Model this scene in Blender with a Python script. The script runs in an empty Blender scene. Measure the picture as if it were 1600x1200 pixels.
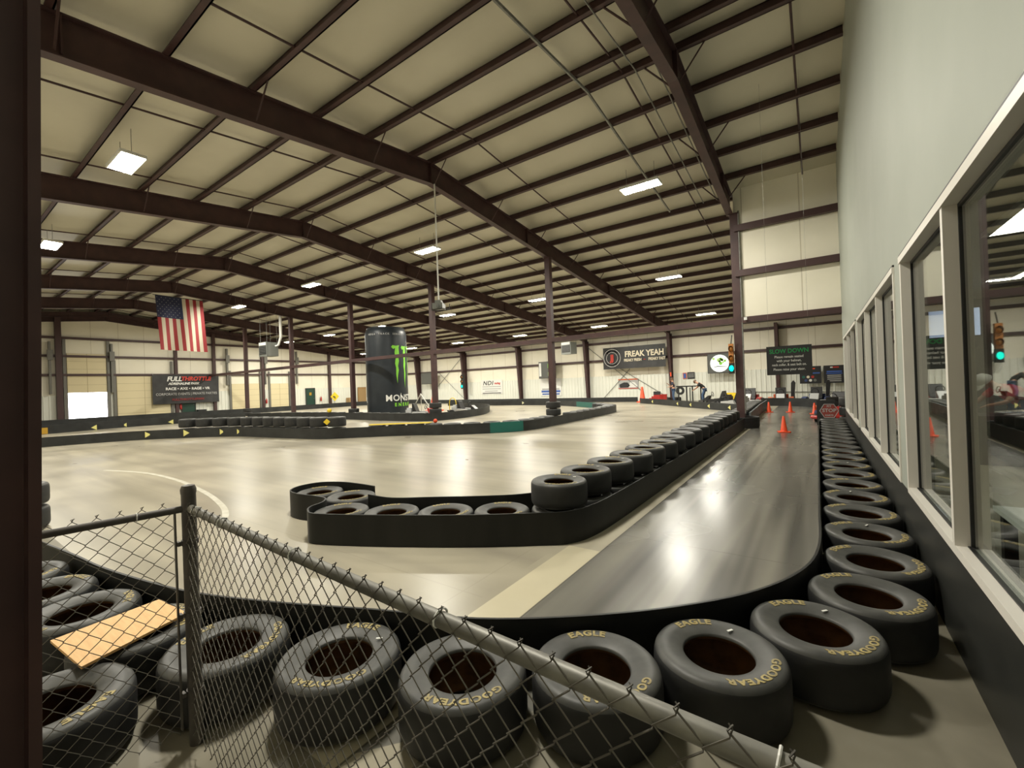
import bpy, bmesh, math, random
from mathutils import Vector, Matrix
random.seed(7)
rad = math.radians
PI = math.pi
SC = bpy.context.scene
COL = SC.collection

# ------------------------------------------------------------------ helpers
class MB:
    """collects shapes; build() links them as one mesh object"""
    def __init__(s): s.v = []; s.f = []; s.m = []
    def add(s, vs, fs, m=0):
        b = len(s.v); s.v += [tuple(p) for p in vs]
        s.f += [tuple(i + b for i in f) for f in fs]; s.m += [m] * len(fs); return s
    def box(s, x0, x1, y0, y1, z0, z1, m=0):
        return s.hexa([(x0,y0,z0),(x1,y0,z0),(x1,y1,z0),(x0,y1,z0),(x0,y0,z1),(x1,y0,z1),(x1,y1,z1),(x0,y1,z1)], m)
    def hexa(s, p, m=0):
        return s.add(p, [(0,3,2,1),(4,5,6,7),(0,1,5,4),(1,2,6,5),(2,3,7,6),(3,0,4,7)], m)
    def obox(s, c, size, rot=(0,0,0), m=0):
        from mathutils import Euler
        M = Euler(rot).to_matrix(); h = [d/2 for d in size]; c = Vector(c)
        q = [(-1,-1,-1),(1,-1,-1),(1,1,-1),(-1,1,-1),(-1,-1,1),(1,-1,1),(1,1,1),(-1,1,1)]
        return s.hexa([c + M @ Vector((a*h[0], b*h[1], d*h[2])) for a,b,d in q], m)
    def tube(s, pts, r, n=8, m=0, closed=False):
        pts = [Vector(p) for p in pts]; N = len(pts); b = len(s.v); rr = r if isinstance(r,(list,tuple)) else [r]*N
        up = None
        for i in range(N):
            if closed: t = pts[(i+1)%N] - pts[i-1]
            else: t = pts[min(i+1,N-1)] - pts[max(i-1,0)]
            if t.length < 1e-9: t = Vector((0,0,1))
            t.normalize()
            if up is None:
                up = Vector((0,0,1)) if abs(t.z) < .9 else Vector((1,0,0))
            a = t.cross(up)
            if a.length < 1e-4: a = t.cross(Vector((0,1,0)))
            a.normalize(); c = a.cross(t); up = c
            for k in range(n):
                w = 2*PI*k/n; s.v.append(tuple(pts[i] + rr[i]*(a*math.cos(w) + c*math.sin(w))))
        for i in range(N if closed else N-1):
            j = (i+1) % N
            for k in range(n):
                s.f.append((b+i*n+k, b+i*n+(k+1)%n, b+j*n+(k+1)%n, b+j*n+k)); s.m.append(m)
        if not closed:
            s.f.append(tuple(b+k for k in range(n))[::-1]); s.m.append(m)
            s.f.append(tuple(b+(N-1)*n+k for k in range(n))); s.m.append(m)
        return s
    def lathe(s, prof, n=32, c=(0,0,0), m=0, axis='z', closed=False):
        b = len(s.v); P = len(prof); ms = m if isinstance(m, list) else [m]*P
        for r, z in prof:
            for k in range(n):
                w = 2*PI*k/n; x, y = r*math.cos(w), r*math.sin(w)
                p = (x,y,z) if axis == 'z' else ((x,z,y) if axis == 'y' else (z,x,y))
                s.v.append((p[0]+c[0], p[1]+c[1], p[2]+c[2]))
        for i in range(P if closed else P-1):
            j = (i+1) % P
            for k in range(n):
                s.f.append((b+i*n+k, b+i*n+(k+1)%n, b+j*n+(k+1)%n, b+j*n+k)); s.m.append(ms[i])
        if not closed:
            for i, rev in ((0, True), (P-1, False)):
                if prof[i][0] > 1e-6:
                    t = tuple(b+i*n+k for k in range(n)); s.f.append(t[::-1] if rev else t); s.m.append(ms[min(i,len(ms)-1)])
        return s
    def prism(s, poly, z0, z1, m=0, plane='xy'):
        n = len(poly)
        def P(a, b, c): return (a,b,c) if plane == 'xy' else ((a,c,b) if plane == 'xz' else (c,a,b))
        vs = [P(a,b,z0) for a,b in poly] + [P(a,b,z1) for a,b in poly]
        return s.add(vs, [tuple(range(n))[::-1], tuple(range(n,2*n))] + [(i,(i+1)%n,n+(i+1)%n,n+i) for i in range(n)], m)
    def ribbon(s, path, z0, z1, th, m=0):
        N = len(path); b = len(s.v)
        for i,(x,y) in enumerate(path):
            a = path[max(i-1,0)]; c = path[min(i+1,N-1)]
            dx,dy = c[0]-a[0], c[1]-a[1]; L = math.hypot(dx,dy) or 1; nx,ny = -dy/L*th/2, dx/L*th/2
            s.v += [(x+nx,y+ny,z0),(x-nx,y-ny,z0),(x-nx,y-ny,z1),(x+nx,y+ny,z1)]
        for i in range(N-1):
            p, q = b+4*i, b+4*i+4
            for k in range(4):
                s.f.append((p+k, p+(k+1)%4, q+(k+1)%4, q+k)); s.m.append(m)
        s.f += [(b,b+1,b+2,b+3)[::-1], tuple(b+4*(N-1)+k for k in range(4))]; s.m += [m,m]
        return s
    def mesh(s, name, mats, smooth=None):
        me = bpy.data.meshes.new(name); me.from_pydata(s.v, [], s.f)
        for mt in (mats if isinstance(mats,(list,tuple)) else [mats]): me.materials.append(mt)
        for p,i in zip(me.polygons, s.m): p.material_index = i
        bm = bmesh.new(); bm.from_mesh(me); bmesh.ops.recalc_face_normals(bm, faces=bm.faces)
        if smooth:
            for f in bm.faces: f.smooth = True
            for e in bm.edges:
                if len(e.link_faces) == 2 and e.calc_face_angle(0) > rad(smooth): e.smooth = False
        bm.to_mesh(me); bm.free(); return me
    def build(s, name, mats, parent=None, smooth=None, loc=None, rot=None):
        return link(name, s.mesh(name, mats, smooth), parent, loc, rot)

def link(name, me, parent=None, loc=None, rot=None):
    o = bpy.data.objects.new(name, me); COL.objects.link(o)
    if parent is not None: o.parent = parent
    if loc is not None: o.location = loc
    if rot is not None: o.rotation_euler = rot
    return o
def tag(o, label, cat, group=None, kind=None):
    o['label'] = label; o['category'] = cat
    if group: o['group'] = group
    if kind: o['kind'] = kind
    return o
def struct(o, label, cat='building part', group=None): return tag(o, label, cat, group, 'structure')
def thing(name, label, cat, loc=(0,0,0), rz=0, group=None):
    return tag(link(name, None, None, loc, (0,0,rz)), label, cat, group)
def dup(root, loc, rz, label, group=None):
    r = root.copy(); COL.objects.link(r); r.location = loc; r.rotation_euler = (0,0,rz); r['label'] = label
    if group: r['group'] = group
    for ch in list(root.children):
        c = ch.copy(); COL.objects.link(c); c.parent = r
        for g in ch.children:
            d = g.copy(); COL.objects.link(d); d.parent = c
    return r
ORD = ('first second third fourth fifth sixth seventh eighth ninth tenth eleventh twelfth thirteenth fourteenth fifteenth sixteenth '
       'seventeenth eighteenth nineteenth twentieth twenty-first twenty-second twenty-third twenty-fourth twenty-fifth twenty-sixth').split()
def smooth_path(pts, k=6):
    out = []; n = len(pts)
    for i in range(n-1):
        p0,p1,p2,p3 = pts[max(i-1,0)],pts[i],pts[i+1],pts[min(i+2,n-1)]
        for j in range(k):
            t = j/k
            out.append(tuple(.5*((2*p1[a])+(-p0[a]+p2[a])*t+(2*p0[a]-5*p1[a]+4*p2[a]-p3[a])*t*t+(-p0[a]+3*p1[a]-3*p2[a]+p3[a])*t**3) for a in (0,1)))
    out.append(tuple(pts[-1])); return out
def offset_path(pts, d):
    out = []
    for i,(x,y) in enumerate(pts):
        a = pts[max(i-1,0)]; c = pts[min(i+1,len(pts)-1)]
        dx,dy = c[0]-a[0], c[1]-a[1]; L = math.hypot(dx,dy); out.append((x-dy/L*d, y+dx/L*d))
    return out
def walk(path, step, start=0):
    """points every `step` metres along a path, with the tangent angle"""
    out = []; need = start
    for a,b in zip(path[:-1], path[1:]):
        L = math.hypot(b[0]-a[0], b[1]-a[1]); t = need
        while t <= L:
            out.append((a[0]+(b[0]-a[0])*t/L, a[1]+(b[1]-a[1])*t/L, math.atan2(b[1]-a[1], b[0]-a[0]))); t += step
        need = t - L
    return out

# ------------------------------------------------------------------ materials
def srgb(r,g,b):
    f = lambda c: (c/255/12.92 if c <= 10 else ((c/255+.055)/1.055)**2.4)
    return (f(r),f(g),f(b),1)
def mat(name, c, rough=.5, metal=0, spec=.5, c2=None, scale=4, detail=4, stretch=(1,1,1), bump=0, emit=None, es=0, ramp=(.35,.65), rough2=None):
    m = bpy.data.materials.new(name); m.use_nodes = True; nt = m.node_tree; B = nt.nodes['Principled BSDF']
    B.inputs['Base Color'].default_value = c if len(c) == 4 else (*c,1)
    B.inputs['Roughness'].default_value = rough; B.inputs['Metallic'].default_value = metal
    B.inputs['Specular IOR Level'].default_value = spec
    if c2 is not None or bump:
        tc = nt.nodes.new('ShaderNodeTexCoord'); mp = nt.nodes.new('ShaderNodeMapping'); mp.inputs['Scale'].default_value = stretch
        nz = nt.nodes.new('ShaderNodeTexNoise'); nz.inputs['Scale'].default_value = scale; nz.inputs['Detail'].default_value = detail
        nt.links.new(tc.outputs['Object'], mp.inputs['Vector']); nt.links.new(mp.outputs['Vector'], nz.inputs['Vector'])
        if c2 is not None:
            rp = nt.nodes.new('ShaderNodeValToRGB'); rp.color_ramp.elements[0].position = ramp[0]; rp.color_ramp.elements[1].position = ramp[1]
            rp.color_ramp.elements[0].color = c if len(c)==4 else (*c,1); rp.color_ramp.elements[1].color = c2 if len(c2)==4 else (*c2,1)
            nt.links.new(nz.outputs['Fac'], rp.inputs['Fac']); nt.links.new(rp.outputs['Color'], B.inputs['Base Color'])
        if rough2 is not None:
            mr = nt.nodes.new('ShaderNodeMapRange'); mr.inputs['From Min'].default_value = ramp[0]; mr.inputs['From Max'].default_value = ramp[1]
            mr.inputs['To Min'].default_value = rough; mr.inputs['To Max'].default_value = rough2
            nt.links.new(nz.outputs['Fac'], mr.inputs['Value']); nt.links.new(mr.outputs['Result'], B.inputs['Roughness'])
        if bump:
            bp = nt.nodes.new('ShaderNodeBump'); bp.inputs['Strength'].default_value = bump; bp.inputs['Distance'].default_value = .02
            nt.links.new(nz.outputs['Fac'], bp.inputs['Height']); nt.links.new(bp.outputs['Normal'], B.inputs['Normal'])
    if emit is not None:
        B.inputs['Emission Color'].default_value = emit if len(emit)==4 else (*emit,1); B.inputs['Emission Strength'].default_value = es
    return m
M = {}
M['steel'] = mat('red oxide primer', (.052,.027,.027), .5, 0, .4, c2=(.072,.036,.034), scale=3)
M['steel_girt'] = mat('red oxide girt', (.062,.031,.030), .5)
M['roof'] = mat('white vinyl roof insulation', (.56,.53,.42), .42, 0, .4, c2=(.63,.60,.485), scale=.5, bump=.15)
M['wall'] = mat('cream wall insulation', (.85,.81,.67), .55, 0, .3, c2=(.90,.86,.73), scale=.7, bump=.2)
def seams(m, pitch, w, dark):
    nt = m.node_tree; N = nt.nodes.new; L = nt.links.new; B = nt.nodes['Principled BSDF']; src = B.inputs['Base Color'].links[0].from_socket
    tc = N('ShaderNodeTexCoord'); sp = N('ShaderNodeSeparateXYZ'); L(tc.outputs['Object'], sp.inputs[0])
    a = N('ShaderNodeMath'); a.operation = 'ADD'; L(sp.outputs[0], a.inputs[0]); L(sp.outputs[1], a.inputs[1])
    b = N('ShaderNodeMath'); b.operation = 'FLOORED_MODULO'; L(a.outputs[0], b.inputs[0]); b.inputs[1].default_value = pitch
    c = N('ShaderNodeMath'); c.operation = 'LESS_THAN'; L(b.outputs[0], c.inputs[0]); c.inputs[1].default_value = w
    mx = N('ShaderNodeMix'); mx.data_type = 'RGBA'; L(c.outputs[0], mx.inputs['Factor']); L(src, mx.inputs[6]); mx.inputs[7].default_value = dark; L(mx.outputs[2], B.inputs['Base Color'])
seams(M['wall'], 1.55, .03, (.62,.57,.45,1))
M['wains'] = mat('ribbed metal wainscot', (.78,.79,.71), .35, 0, .5)
M['drywall'] = mat('grey green painted drywall', (.355,.38,.335), .6, 0, .3, c2=(.38,.405,.36), scale=1.2)
M['knee'] = mat('black painted knee wall', (.016,.017,.015), .45, 0, .4, c2=(.022,.023,.020), scale=3)
M['frame'] = mat('painted window frame', (.74,.71,.65), .4)
M['gasket'] = mat('black gasket', (.01,.01,.01), .5)
M['rubber'] = mat('worn tire rubber', (.040,.041,.039), .5, 0, .5, c2=(.070,.070,.064), scale=7, detail=6, bump=.12)
M['tread'] = mat('slick tread rubber', (.019,.0195,.020), .6, 0, .4, c2=(.027,.0275,.027), scale=9, bump=.1)
M['liner'] = mat('rusty inner liner', (.15,.062,.018), .7, 0, .3, c2=(.06,.027,.01), scale=8)
M['letter'] = mat('faded yellow tire lettering', (.42,.335,.125), .6, c2=(.27,.22,.10), scale=14)
M['sticker'] = mat('white sticker', (.8,.8,.76), .4)
M['strip'] = mat('black plastic barrier', (.0085,.009,.0085), .5, 0, .3, c2=(.014,.0145,.0135), scale=5, stretch=(1,1,.2))
M['strip_far'] = mat('scuffed black barrier', (.015,.016,.016), .5, 0, .4, c2=(.028,.030,.030), scale=2)
M['strip_blue'] = mat('scuffed blue grey barrier', (.05,.07,.085), .45, c2=(.16,.19,.20), scale=4)
M['teal'] = mat('teal plastic', (.01,.115,.095), .4)
M['yellow'] = mat('yellow plastic', (.75,.55,.03), .45)
M['yellow_dull'] = mat('dull yellow plastic', (.45,.26,.02), .5)
M['arrow'] = mat('pale yellow decal', (.75,.70,.25), .5)
M['arrow_white'] = mat('cream decal', (.72,.70,.45), .5)
M['galv'] = mat('galvanised steel', (.28,.28,.255), .5, .55, .5, c2=(.20,.20,.185), scale=12)
M['pipe'] = mat('weathered galvanised pipe', (.25,.245,.215), .48, .35, .5, c2=(.15,.145,.13), scale=9, detail=8, bump=.08)
M['post'] = mat('dark weathered fence post', (.105,.095,.085), .5, .3, c2=(.07,.063,.058), scale=9)
M['wire'] = mat('chain link wire', (.13,.12,.10), .5, .4)
M['tie'] = mat('bright wire tie', (.85,.85,.82), .3)
M['ply'] = mat('plywood', (.62,.36,.13), .55, c2=(.70,.43,.17), scale=6, stretch=(1,8,1))
M['white'] = mat('white paint', (.78,.78,.74), .4)
M['white_metal'] = mat('white metal', (.70,.70,.66), .35)
M['grey_metal'] = mat('grey sheet metal', (.17,.18,.165), .4, .2)
M['dark_metal'] = mat('dark metal', (.03,.03,.03), .45, .3)
M['lamp_white'] = mat('lamp housing', (.75,.75,.72), .4)
M['glow'] = mat('lamp diffuser', (.9,.9,.9), .5, emit=(1,.955,.83), es=340)
M['glow_troffer'] = mat('troffer diffuser', (.9,.9,.85), .5, emit=(1,.95,.78), es=12)
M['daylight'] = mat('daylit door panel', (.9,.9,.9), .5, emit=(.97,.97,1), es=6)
M['door_panel'] = mat('beige roll-up door', (.72,.63,.40), .5)
M['door_seam'] = mat('door seam', (.40,.33,.18), .6)
M['galv_track'] = mat('door track steel', (.17,.165,.145), .5, .2)
M['green_door'] = mat('dark green door', (.012,.05,.033), .45)
M['black_cloth'] = mat('black banner vinyl', (.022,.022,.023), .5, c2=(.035,.035,.036), scale=2)
M['cream_ink'] = mat('cream print', (.75,.68,.52), .5)
M['white_ink'] = mat('white print', (.75,.75,.72), .5)
M['grey_ink'] = mat('grey print', (.40,.40,.39), .5)
M['red_ink'] = mat('red print', (.55,.05,.035), .5)
M['darkred_ink'] = mat('dark red print', (.25,.02,.02), .5)
M['green_ink'] = mat('green print', (.01,.28,.07), .5)
M['blue_ink'] = mat('blue print', (.05,.12,.42), .5)
M['black_ink'] = mat('black print', (.02,.02,.022), .5)
M['claw'] = mat('lime green print', (.22,.62,.04), .5)
M['can'] = mat('black inflatable vinyl', (.015,.020,.026), .42, 0, .4, c2=(.022,.028,.035), scale=1.5, bump=.3)
M['flag_red'] = mat('flag red', (.30,.022,.028), .65)
M['flag_white'] = mat('flag white', (.60,.54,.42), .65)
M['flag_blue'] = mat('flag blue', (.014,.019,.065), .65)
M['cone'] = mat('orange cone plastic', (.85,.085,.02), .4)
M['cone_white'] = mat('cone collar', (.8,.72,.5), .4)
M['orange'] = mat('orange housing', (.46,.19,.05), .5)
M['amber'] = mat('unlit amber lens', (.30,.12,.02), .3)
M['green_lit'] = mat('lit green lens', (.0,.3,.25), .4, emit=(.0,1,.72), es=2.2)
M['tv'] = mat('black tv casing', (.03,.03,.03), .4)
M['screen_off'] = mat('dark screen', (.10,.105,.10), .25)
M['screen_on'] = mat('lit screen', (.9,.9,.9), .4, c2=(.35,.6,.25), emit=(1,1,1), es=1.3)
M['screen_blue'] = mat('bluish lit screen', (.6,.7,.9), .4, emit=(.62,.74,1), es=.9)
M['kart_red'] = mat('red kart plastic', (.42,.03,.025), .35)
M['kart_blue'] = mat('blue kart plastic', (.03,.06,.19), .35)
M['kart_orange'] = mat('orange kart plastic', (.60,.13,.05), .35)
M['kart_black'] = mat('black kart plastic', (.02,.02,.021), .4)
M['kart_pale'] = mat('pale kart plastic', (.55,.56,.56), .35)
M['foliage'] = mat('pale foliage print', (.45,.7,.22), .5)
M['line'] = mat('worn white floor paint', (.50,.475,.39), .45, c2=(.60,.58,.50), scale=5)
M['sign_red'] = mat('faded red sign', (.26,.045,.035), .5)
M['screen_grey'] = mat('grey screen edge', (.16,.17,.17), .4)
M['board'] = mat('brown board', (.42,.25,.09), .6, c2=(.34,.20,.07), scale=5)
M['skin'] = mat('skin', (.52,.29,.19), .55)
M['shirt_navy'] = mat('navy shirt', (.02,.025,.045), .8)
M['shirt_black'] = mat('black shirt', (.016,.016,.017), .8)
M['shirt_red'] = mat('red shirt', (.55,.03,.035), .7)
M['jeans'] = mat('blue jeans', (.05,.09,.17), .8)
M['hair'] = mat('brown hair', (.10,.055,.03), .7)
M['shoe'] = mat('dark shoe', (.02,.02,.02), .6)
M['counter'] = mat('dark counter', (.014,.016,.016), .35)
M['sheet'] = mat('grey cloth', (.42,.42,.40), .6)
M['lobby_wall'] = mat('lobby wall', (.22,.23,.215), .7)
M['cardboard'] = mat('cardboard', (.40,.26,.12), .7)

def floor_material():
    m = bpy.data.materials.new('sealed concrete'); m.use_nodes = True; nt = m.node_tree; N = nt.nodes.new; L = nt.links.new; B = nt.nodes['Principled BSDF']
    tc = N('ShaderNodeTexCoord'); sep = N('ShaderNodeSeparateXYZ'); L(tc.outputs['Object'], sep.inputs[0])
    def noise(scale, stretch=(1,1,1), det=4, rot=0):
        mp = N('ShaderNodeMapping'); mp.inputs['Scale'].default_value = stretch; mp.inputs['Rotation'].default_value = (0,0,rot)
        L(tc.outputs['Object'], mp.inputs['Vector']); n = N('ShaderNodeTexNoise'); n.inputs['Scale'].default_value = scale; n.inputs['Detail'].default_value = det
        L(mp.outputs['Vector'], n.inputs['Vector']); return n.outputs['Fac']
    def math_(op, a, b, c=None):
        n = N('ShaderNodeMath'); n.operation = op
        for i,x in enumerate((a,b) if c is None else (a,b,c)):
            if isinstance(x,(int,float)): n.inputs[i].default_value = x
            else: L(x, n.inputs[i])
        return n.outputs[0]
    def ramp(f, stops):
        r = N('ShaderNodeValToRGB'); e = r.color_ramp.elements
        e[0].position, e[0].color = stops[0]; e[1].position, e[1].color = stops[-1]
        for p,c in stops[1:-1]:
            q = e.new(p); q.color = c
        L(f, r.inputs['Fac']); return r.outputs['Color']
    def mix(f, a, b, mode='MIX'):
        n = N('ShaderNodeMix'); n.data_type = 'RGBA'; n.blend_type = mode
        if isinstance(f,(int,float)): n.inputs['Factor'].default_value = f
        else: L(f, n.inputs['Factor'])
        for i,x in ((6,a),(7,b)):
            if isinstance(x, tuple): n.inputs[i].default_value = x
            else: L(x, n.inputs[i])
        return n.outputs[2]
    X, Y = sep.outputs['X'], sep.outputs['Y']
    blotch = noise(.55, det=3); fine = noise(4, det=2); skid = noise(.9, (.22,1.6,1), 3, .12); lane = noise(1.0, (2.2,.16,1), 2)
    main = ramp(blotch, [(.30,(.29,.266,.206,1)),(.5,(.385,.352,.272,1)),(.70,(.47,.432,.333,1))])
    main = mix(math_('MULTIPLY', fine, .35), main, (.36,.325,.25,1))
    sk = N('ShaderNodeMapRange'); sk.inputs['From Min'].default_value=.42; sk.inputs['From Max'].default_value=.8; L(skid, sk.inputs['Value'])
    main = mix(math_('MULTIPLY', sk.outputs[0], .3), main, (.26,.235,.195,1))
    lanec = ramp(lane, [(.32,(.125,.122,.110,1)),(.5,(.185,.178,.155,1)),(.7,(.28,.265,.22,1))])
    lanec = mix(math_('MULTIPLY', fine, .3), lanec, (.15,.145,.13,1))
    inlane = math_('MULTIPLY', math_('GREATER_THAN', X, -1.78), math_('LESS_THAN', X, .3))
    curve = math_('GREATER_THAN', math_('SUBTRACT', Y, math_('MULTIPLY', X, 1.19)), 3.28)
    inlane = math_('MULTIPLY', inlane, curve)
    near = math_('MULTIPLY', math_('GREATER_THAN', X, -2.12), math_('LESS_THAN', X, -1.78))
    near = math_('MULTIPLY', near, math_('LESS_THAN', Y, 3.9))
    c = mix(near, main, mix(math_('MULTIPLY', fine, .5), (.56,.51,.37,1), (.42,.38,.28,1)))
    c = mix(inlane, c, lanec)
    # the strip of bare slab between the tires and the window wall
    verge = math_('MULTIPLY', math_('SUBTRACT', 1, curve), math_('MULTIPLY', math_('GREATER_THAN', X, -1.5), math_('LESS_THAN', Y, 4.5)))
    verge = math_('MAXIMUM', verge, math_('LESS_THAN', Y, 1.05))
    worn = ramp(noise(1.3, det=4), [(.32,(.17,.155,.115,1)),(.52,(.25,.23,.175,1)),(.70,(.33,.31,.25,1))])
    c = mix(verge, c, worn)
    # long faint drift streaks left by the karts
    streak = noise(1.0, (.18,2.6,1), 2.5, -.25); st_ = N('ShaderNodeMapRange'); st_.inputs['From Min'].default_value=.42; st_.inputs['From Max'].default_value=.85; L(streak, st_.inputs['Value'])
    c = mix(math_('MULTIPLY', math_('MULTIPLY', st_.outputs[0], math_('LESS_THAN', X, -2.2)), .75), c, (.21,.19,.155,1))
    skl = noise(1.0, (3.4,.12,1), 2, .05); sl_ = N('ShaderNodeMapRange'); sl_.inputs['From Min'].default_value=.48; sl_.inputs['From Max'].default_value=.68; L(skl, sl_.inputs['Value'])
    c = mix(math_('MULTIPLY', math_('MULTIPLY', sl_.outputs[0], inlane), .85), c, (.045,.044,.042,1))
    # saw-cut joints
    j1 = math_('LESS_THAN', math_('ABSOLUTE', math_('ADD', X, 1.78), 0), .006)
    yy = math_('ABSOLUTE', math_('SUBTRACT', math_('FLOORED_MODULO', math_('ADD', Y, .0), 4.45), 4.45), 0)
    j2 = math_('MULTIPLY', math_('LESS_THAN', yy, .007), math_('GREATER_THAN', X, -1.78))
    j3 = math_('MULTIPLY', math_('LESS_THAN', math_('ABSOLUTE', math_('SUBTRACT', math_('FLOORED_MODULO', X, 4.6), 2.2), 0), .006), math_('LESS_THAN', X, -2.2))
    j4 = math_('MULTIPLY', math_('LESS_THAN', math_('ABSOLUTE', math_('SUBTRACT', math_('FLOORED_MODULO', Y, 4.6), 2.6), 0), .006), math_('LESS_THAN', X, -2.2))
    j = math_('MAXIMUM', j1, j2); jj = math_('MAXIMUM', j3, j4)
    c = mix(math_('MULTIPLY', j, .75), c, (.06,.055,.045,1)); c = mix(math_('MULTIPLY', jj, .22), c, (.2,.18,.14,1))
    L(c, B.inputs['Base Color'])
    rr = N('ShaderNodeMapRange'); rr.inputs['From Min'].default_value=.3; rr.inputs['From Max'].default_value=.7
    rr.inputs['To Min'].default_value=.27; rr.inputs['To Max'].default_value=.37; L(blotch, rr.inputs['Value'])
    rl = math_('MULTIPLY', rr.outputs[0], math_('SUBTRACT', 1, math_('MULTIPLY', inlane, .18))); L(rl, B.inputs['Roughness'])
    L(math_('ADD', .28, math_('MULTIPLY', inlane, .18)), B.inputs['Specular IOR Level'])
    L(math_('ADD', rl, math_('MULTIPLY', verge, .2)), B.inputs['Roughness'])
    return m
M['floor'] = floor_material()

def glass_material():
    m = bpy.data.materials.new('window glass'); m.use_nodes = True; nt = m.node_tree; nt.nodes.clear(); N = nt.nodes.new; L = nt.links.new
    out = N('ShaderNodeOutputMaterial'); mx = N('ShaderNodeMixShader'); tr = N('ShaderNodeBsdfTransparent'); gl = N('ShaderNodeBsdfGlossy'); fr = N('ShaderNodeFresnel'); ge = N('ShaderNodeNewGeometry'); mr = N('ShaderNodeMapRange')
    tr.inputs['Color'].default_value = (.86,.89,.87,1); gl.inputs['Roughness'].default_value = .015; gl.inputs['Color'].default_value = (.92,.93,.93,1)
    mr.inputs['To Min'].default_value = 1.5; mr.inputs['To Max'].default_value = 1/1.5
    L(ge.outputs['Backfacing'], mr.inputs['Value']); L(mr.outputs[0], fr.inputs['IOR']); L(fr.outputs[0], mx.inputs[0]); L(tr.outputs[0], mx.inputs[1]); L(gl.outputs[0], mx.inputs[2]); L(mx.outputs[0], out.inputs['Surface'])
    return m
M['glass'] = glass_material()

def lit_box(name, box, face, lit, dark, parent):
    """a box of which one face gives off light: 0 underside, 2 front (-y), 3 the +x side"""
    b = MB().box(*box); b.m[face] = 1; return b.build(name, [dark, lit], parent)
for k_ in ('glow','glow_troffer','daylight'): M[k_].cycles.emission_sampling = 'FRONT'
for k_ in ('green_lit','screen_on','screen_blue'): M[k_].cycles.emission_sampling = 'NONE'
# ------------------------------------------------------------------ text
def text_mesh(s, size, mt, bold=0., align='CENTER', shear=0., space=1., xs=1.):
    cu = bpy.data.curves.new('lettering', 'FONT'); cu.body = s; cu.size = size; cu.align_x = align; cu.align_y = 'CENTER'
    cu.offset = bold; cu.shear = shear; cu.space_character = space; cu.extrude = .002; cu.resolution_u = 3
    o = bpy.data.objects.new('lettering', cu); COL.objects.link(o); dg = bpy.context.evaluated_depsgraph_get()
    me = bpy.data.meshes.new_from_object(o.evaluated_get(dg)); bpy.data.objects.remove(o); bpy.data.curves.remove(cu)
    if xs != 1:
        for v in me.vertices: v.co.x *= xs
    me.materials.clear(); me.materials.append(mt); me.name = 'lettering'; return me
def text(parent, s, x, z, size, mt, y=-.006, **k):
    """lettering on a sign whose face looks along its own -y"""
    return link('lettering', text_mesh(s, size, mt, **k), parent, (x, y, z), (PI/2,0,0))
def sheet(name, w, h, mt, label, cat, loc, rz=0, th=.012, wave=0, group=None, nx=16, nz=8):
    """a hanging board or banner: origin at its bottom centre, face along -y"""
    b = MB()
    if not wave: b.box(-w/2,w/2,0,th,0,h)
    else:
        F = lambda x,z: wave*math.sin(x*3.1+z*1.3)*(.4+.6*(1-z/h)) + wave*.5*math.sin(x*7.3-z*2.2)
        for side in (0,1):
            o = len(b.v)
            for j in range(nz+1):
                for i in range(nx+1):
                    x = -w/2+w*i/nx; z = h*j/nz; b.v.append((x, F(x,z)+side*th, z))
            for j in range(nz):
                for i in range(nx):
                    q = o+j*(nx+1)+i; b.f.append((q,q+1,q+nx+2,q+nx+1)); b.m.append(0)
    o = b.build(name, mt, None, 40 if wave else None, loc, (0,0,rz)); return tag(o, label, cat, group)

# ------------------------------------------------------------------ layout constants (metres; camera over the origin)
YC, YF, XW, XE = 15.85, 34.2, .61, -43.9
FX = [-2.2 - 6.93*k for k in range(7)]
roofz = lambda y: 8.25 - .105*abs(y-9.1)          # underside of the purlins
# ------------------------------------------------------------------ the shell
struct(MB().box(-46,7,-1.2,35,-.12,0).build('floor', M['floor']), 'glossy sealed concrete floor of the kart track', 'floor')
b = MB()
for y0,y1 in ((-1.2,9.1),(9.1,34.6)):
    z0,z1 = roofz(y0)+.2, roofz(y1)+.2
    b.hexa([(-46,y0,z0),(7,y0,z0),(7,y1,z1),(-46,y1,z1),(-46,y0,z0+.08),(7,y0,z0+.08),(7,y1,z1+.08),(-46,y1,z1+.08)])
struct(b.build('ceiling', M['roof']), 'pale insulated gable roof lining above dark purlins', 'ceiling')
struct(MB().box(-46,7,YF,YF+.15,0,6).build('wall_back', M['wall']), 'cream insulated long wall behind the black banner', 'wall')
struct(MB().box(XE-.15,XE,-1.2,34.3,0,8.4).build('wall_left', M['wall']), 'cream gable wall with the roll-up doors', 'wall')
struct(MB().box(XE,7,-1.2,-1.05,0,7.5).build('wall_front', M['wall']), 'cream long wall beside the fence', 'wall')
struct(MB().box(6.8,6.95,-1.2,34.3,0,8.4).build('wall_side', M['wall']), 'cream gable wall beyond the pit', 'wall')
def ribs(length, z1, axis):
    pr = []; x = 0
    while x < length:
        pr += [(x,0),(x+.20,0),(x+.225,-.03),(x+.265,-.03),(x+.29,0)]; x += .29
    b = MB(); n = len(pr)
    for x,d in pr: b.v += [(x,d,0),(x,d,z1)]
    for i in range(n-1): b.f.append((2*i,2*i+2,2*i+3,2*i+1)); b.m.append(0)
    return b
struct(ribs(50, 2.08, 0).build('trim_1', M['wains'], None, None, (-43.8, YF-.012, 0)), 'ribbed white metal lining along the foot of the long wall', 'wall lining')
struct(ribs(34, 2.08, 0).build('trim_2', M['wains'], None, None, (XE+.012, 0, 0), (0,0,PI/2)), 'ribbed white metal lining along the foot of the gable wall', 'wall lining')
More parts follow.
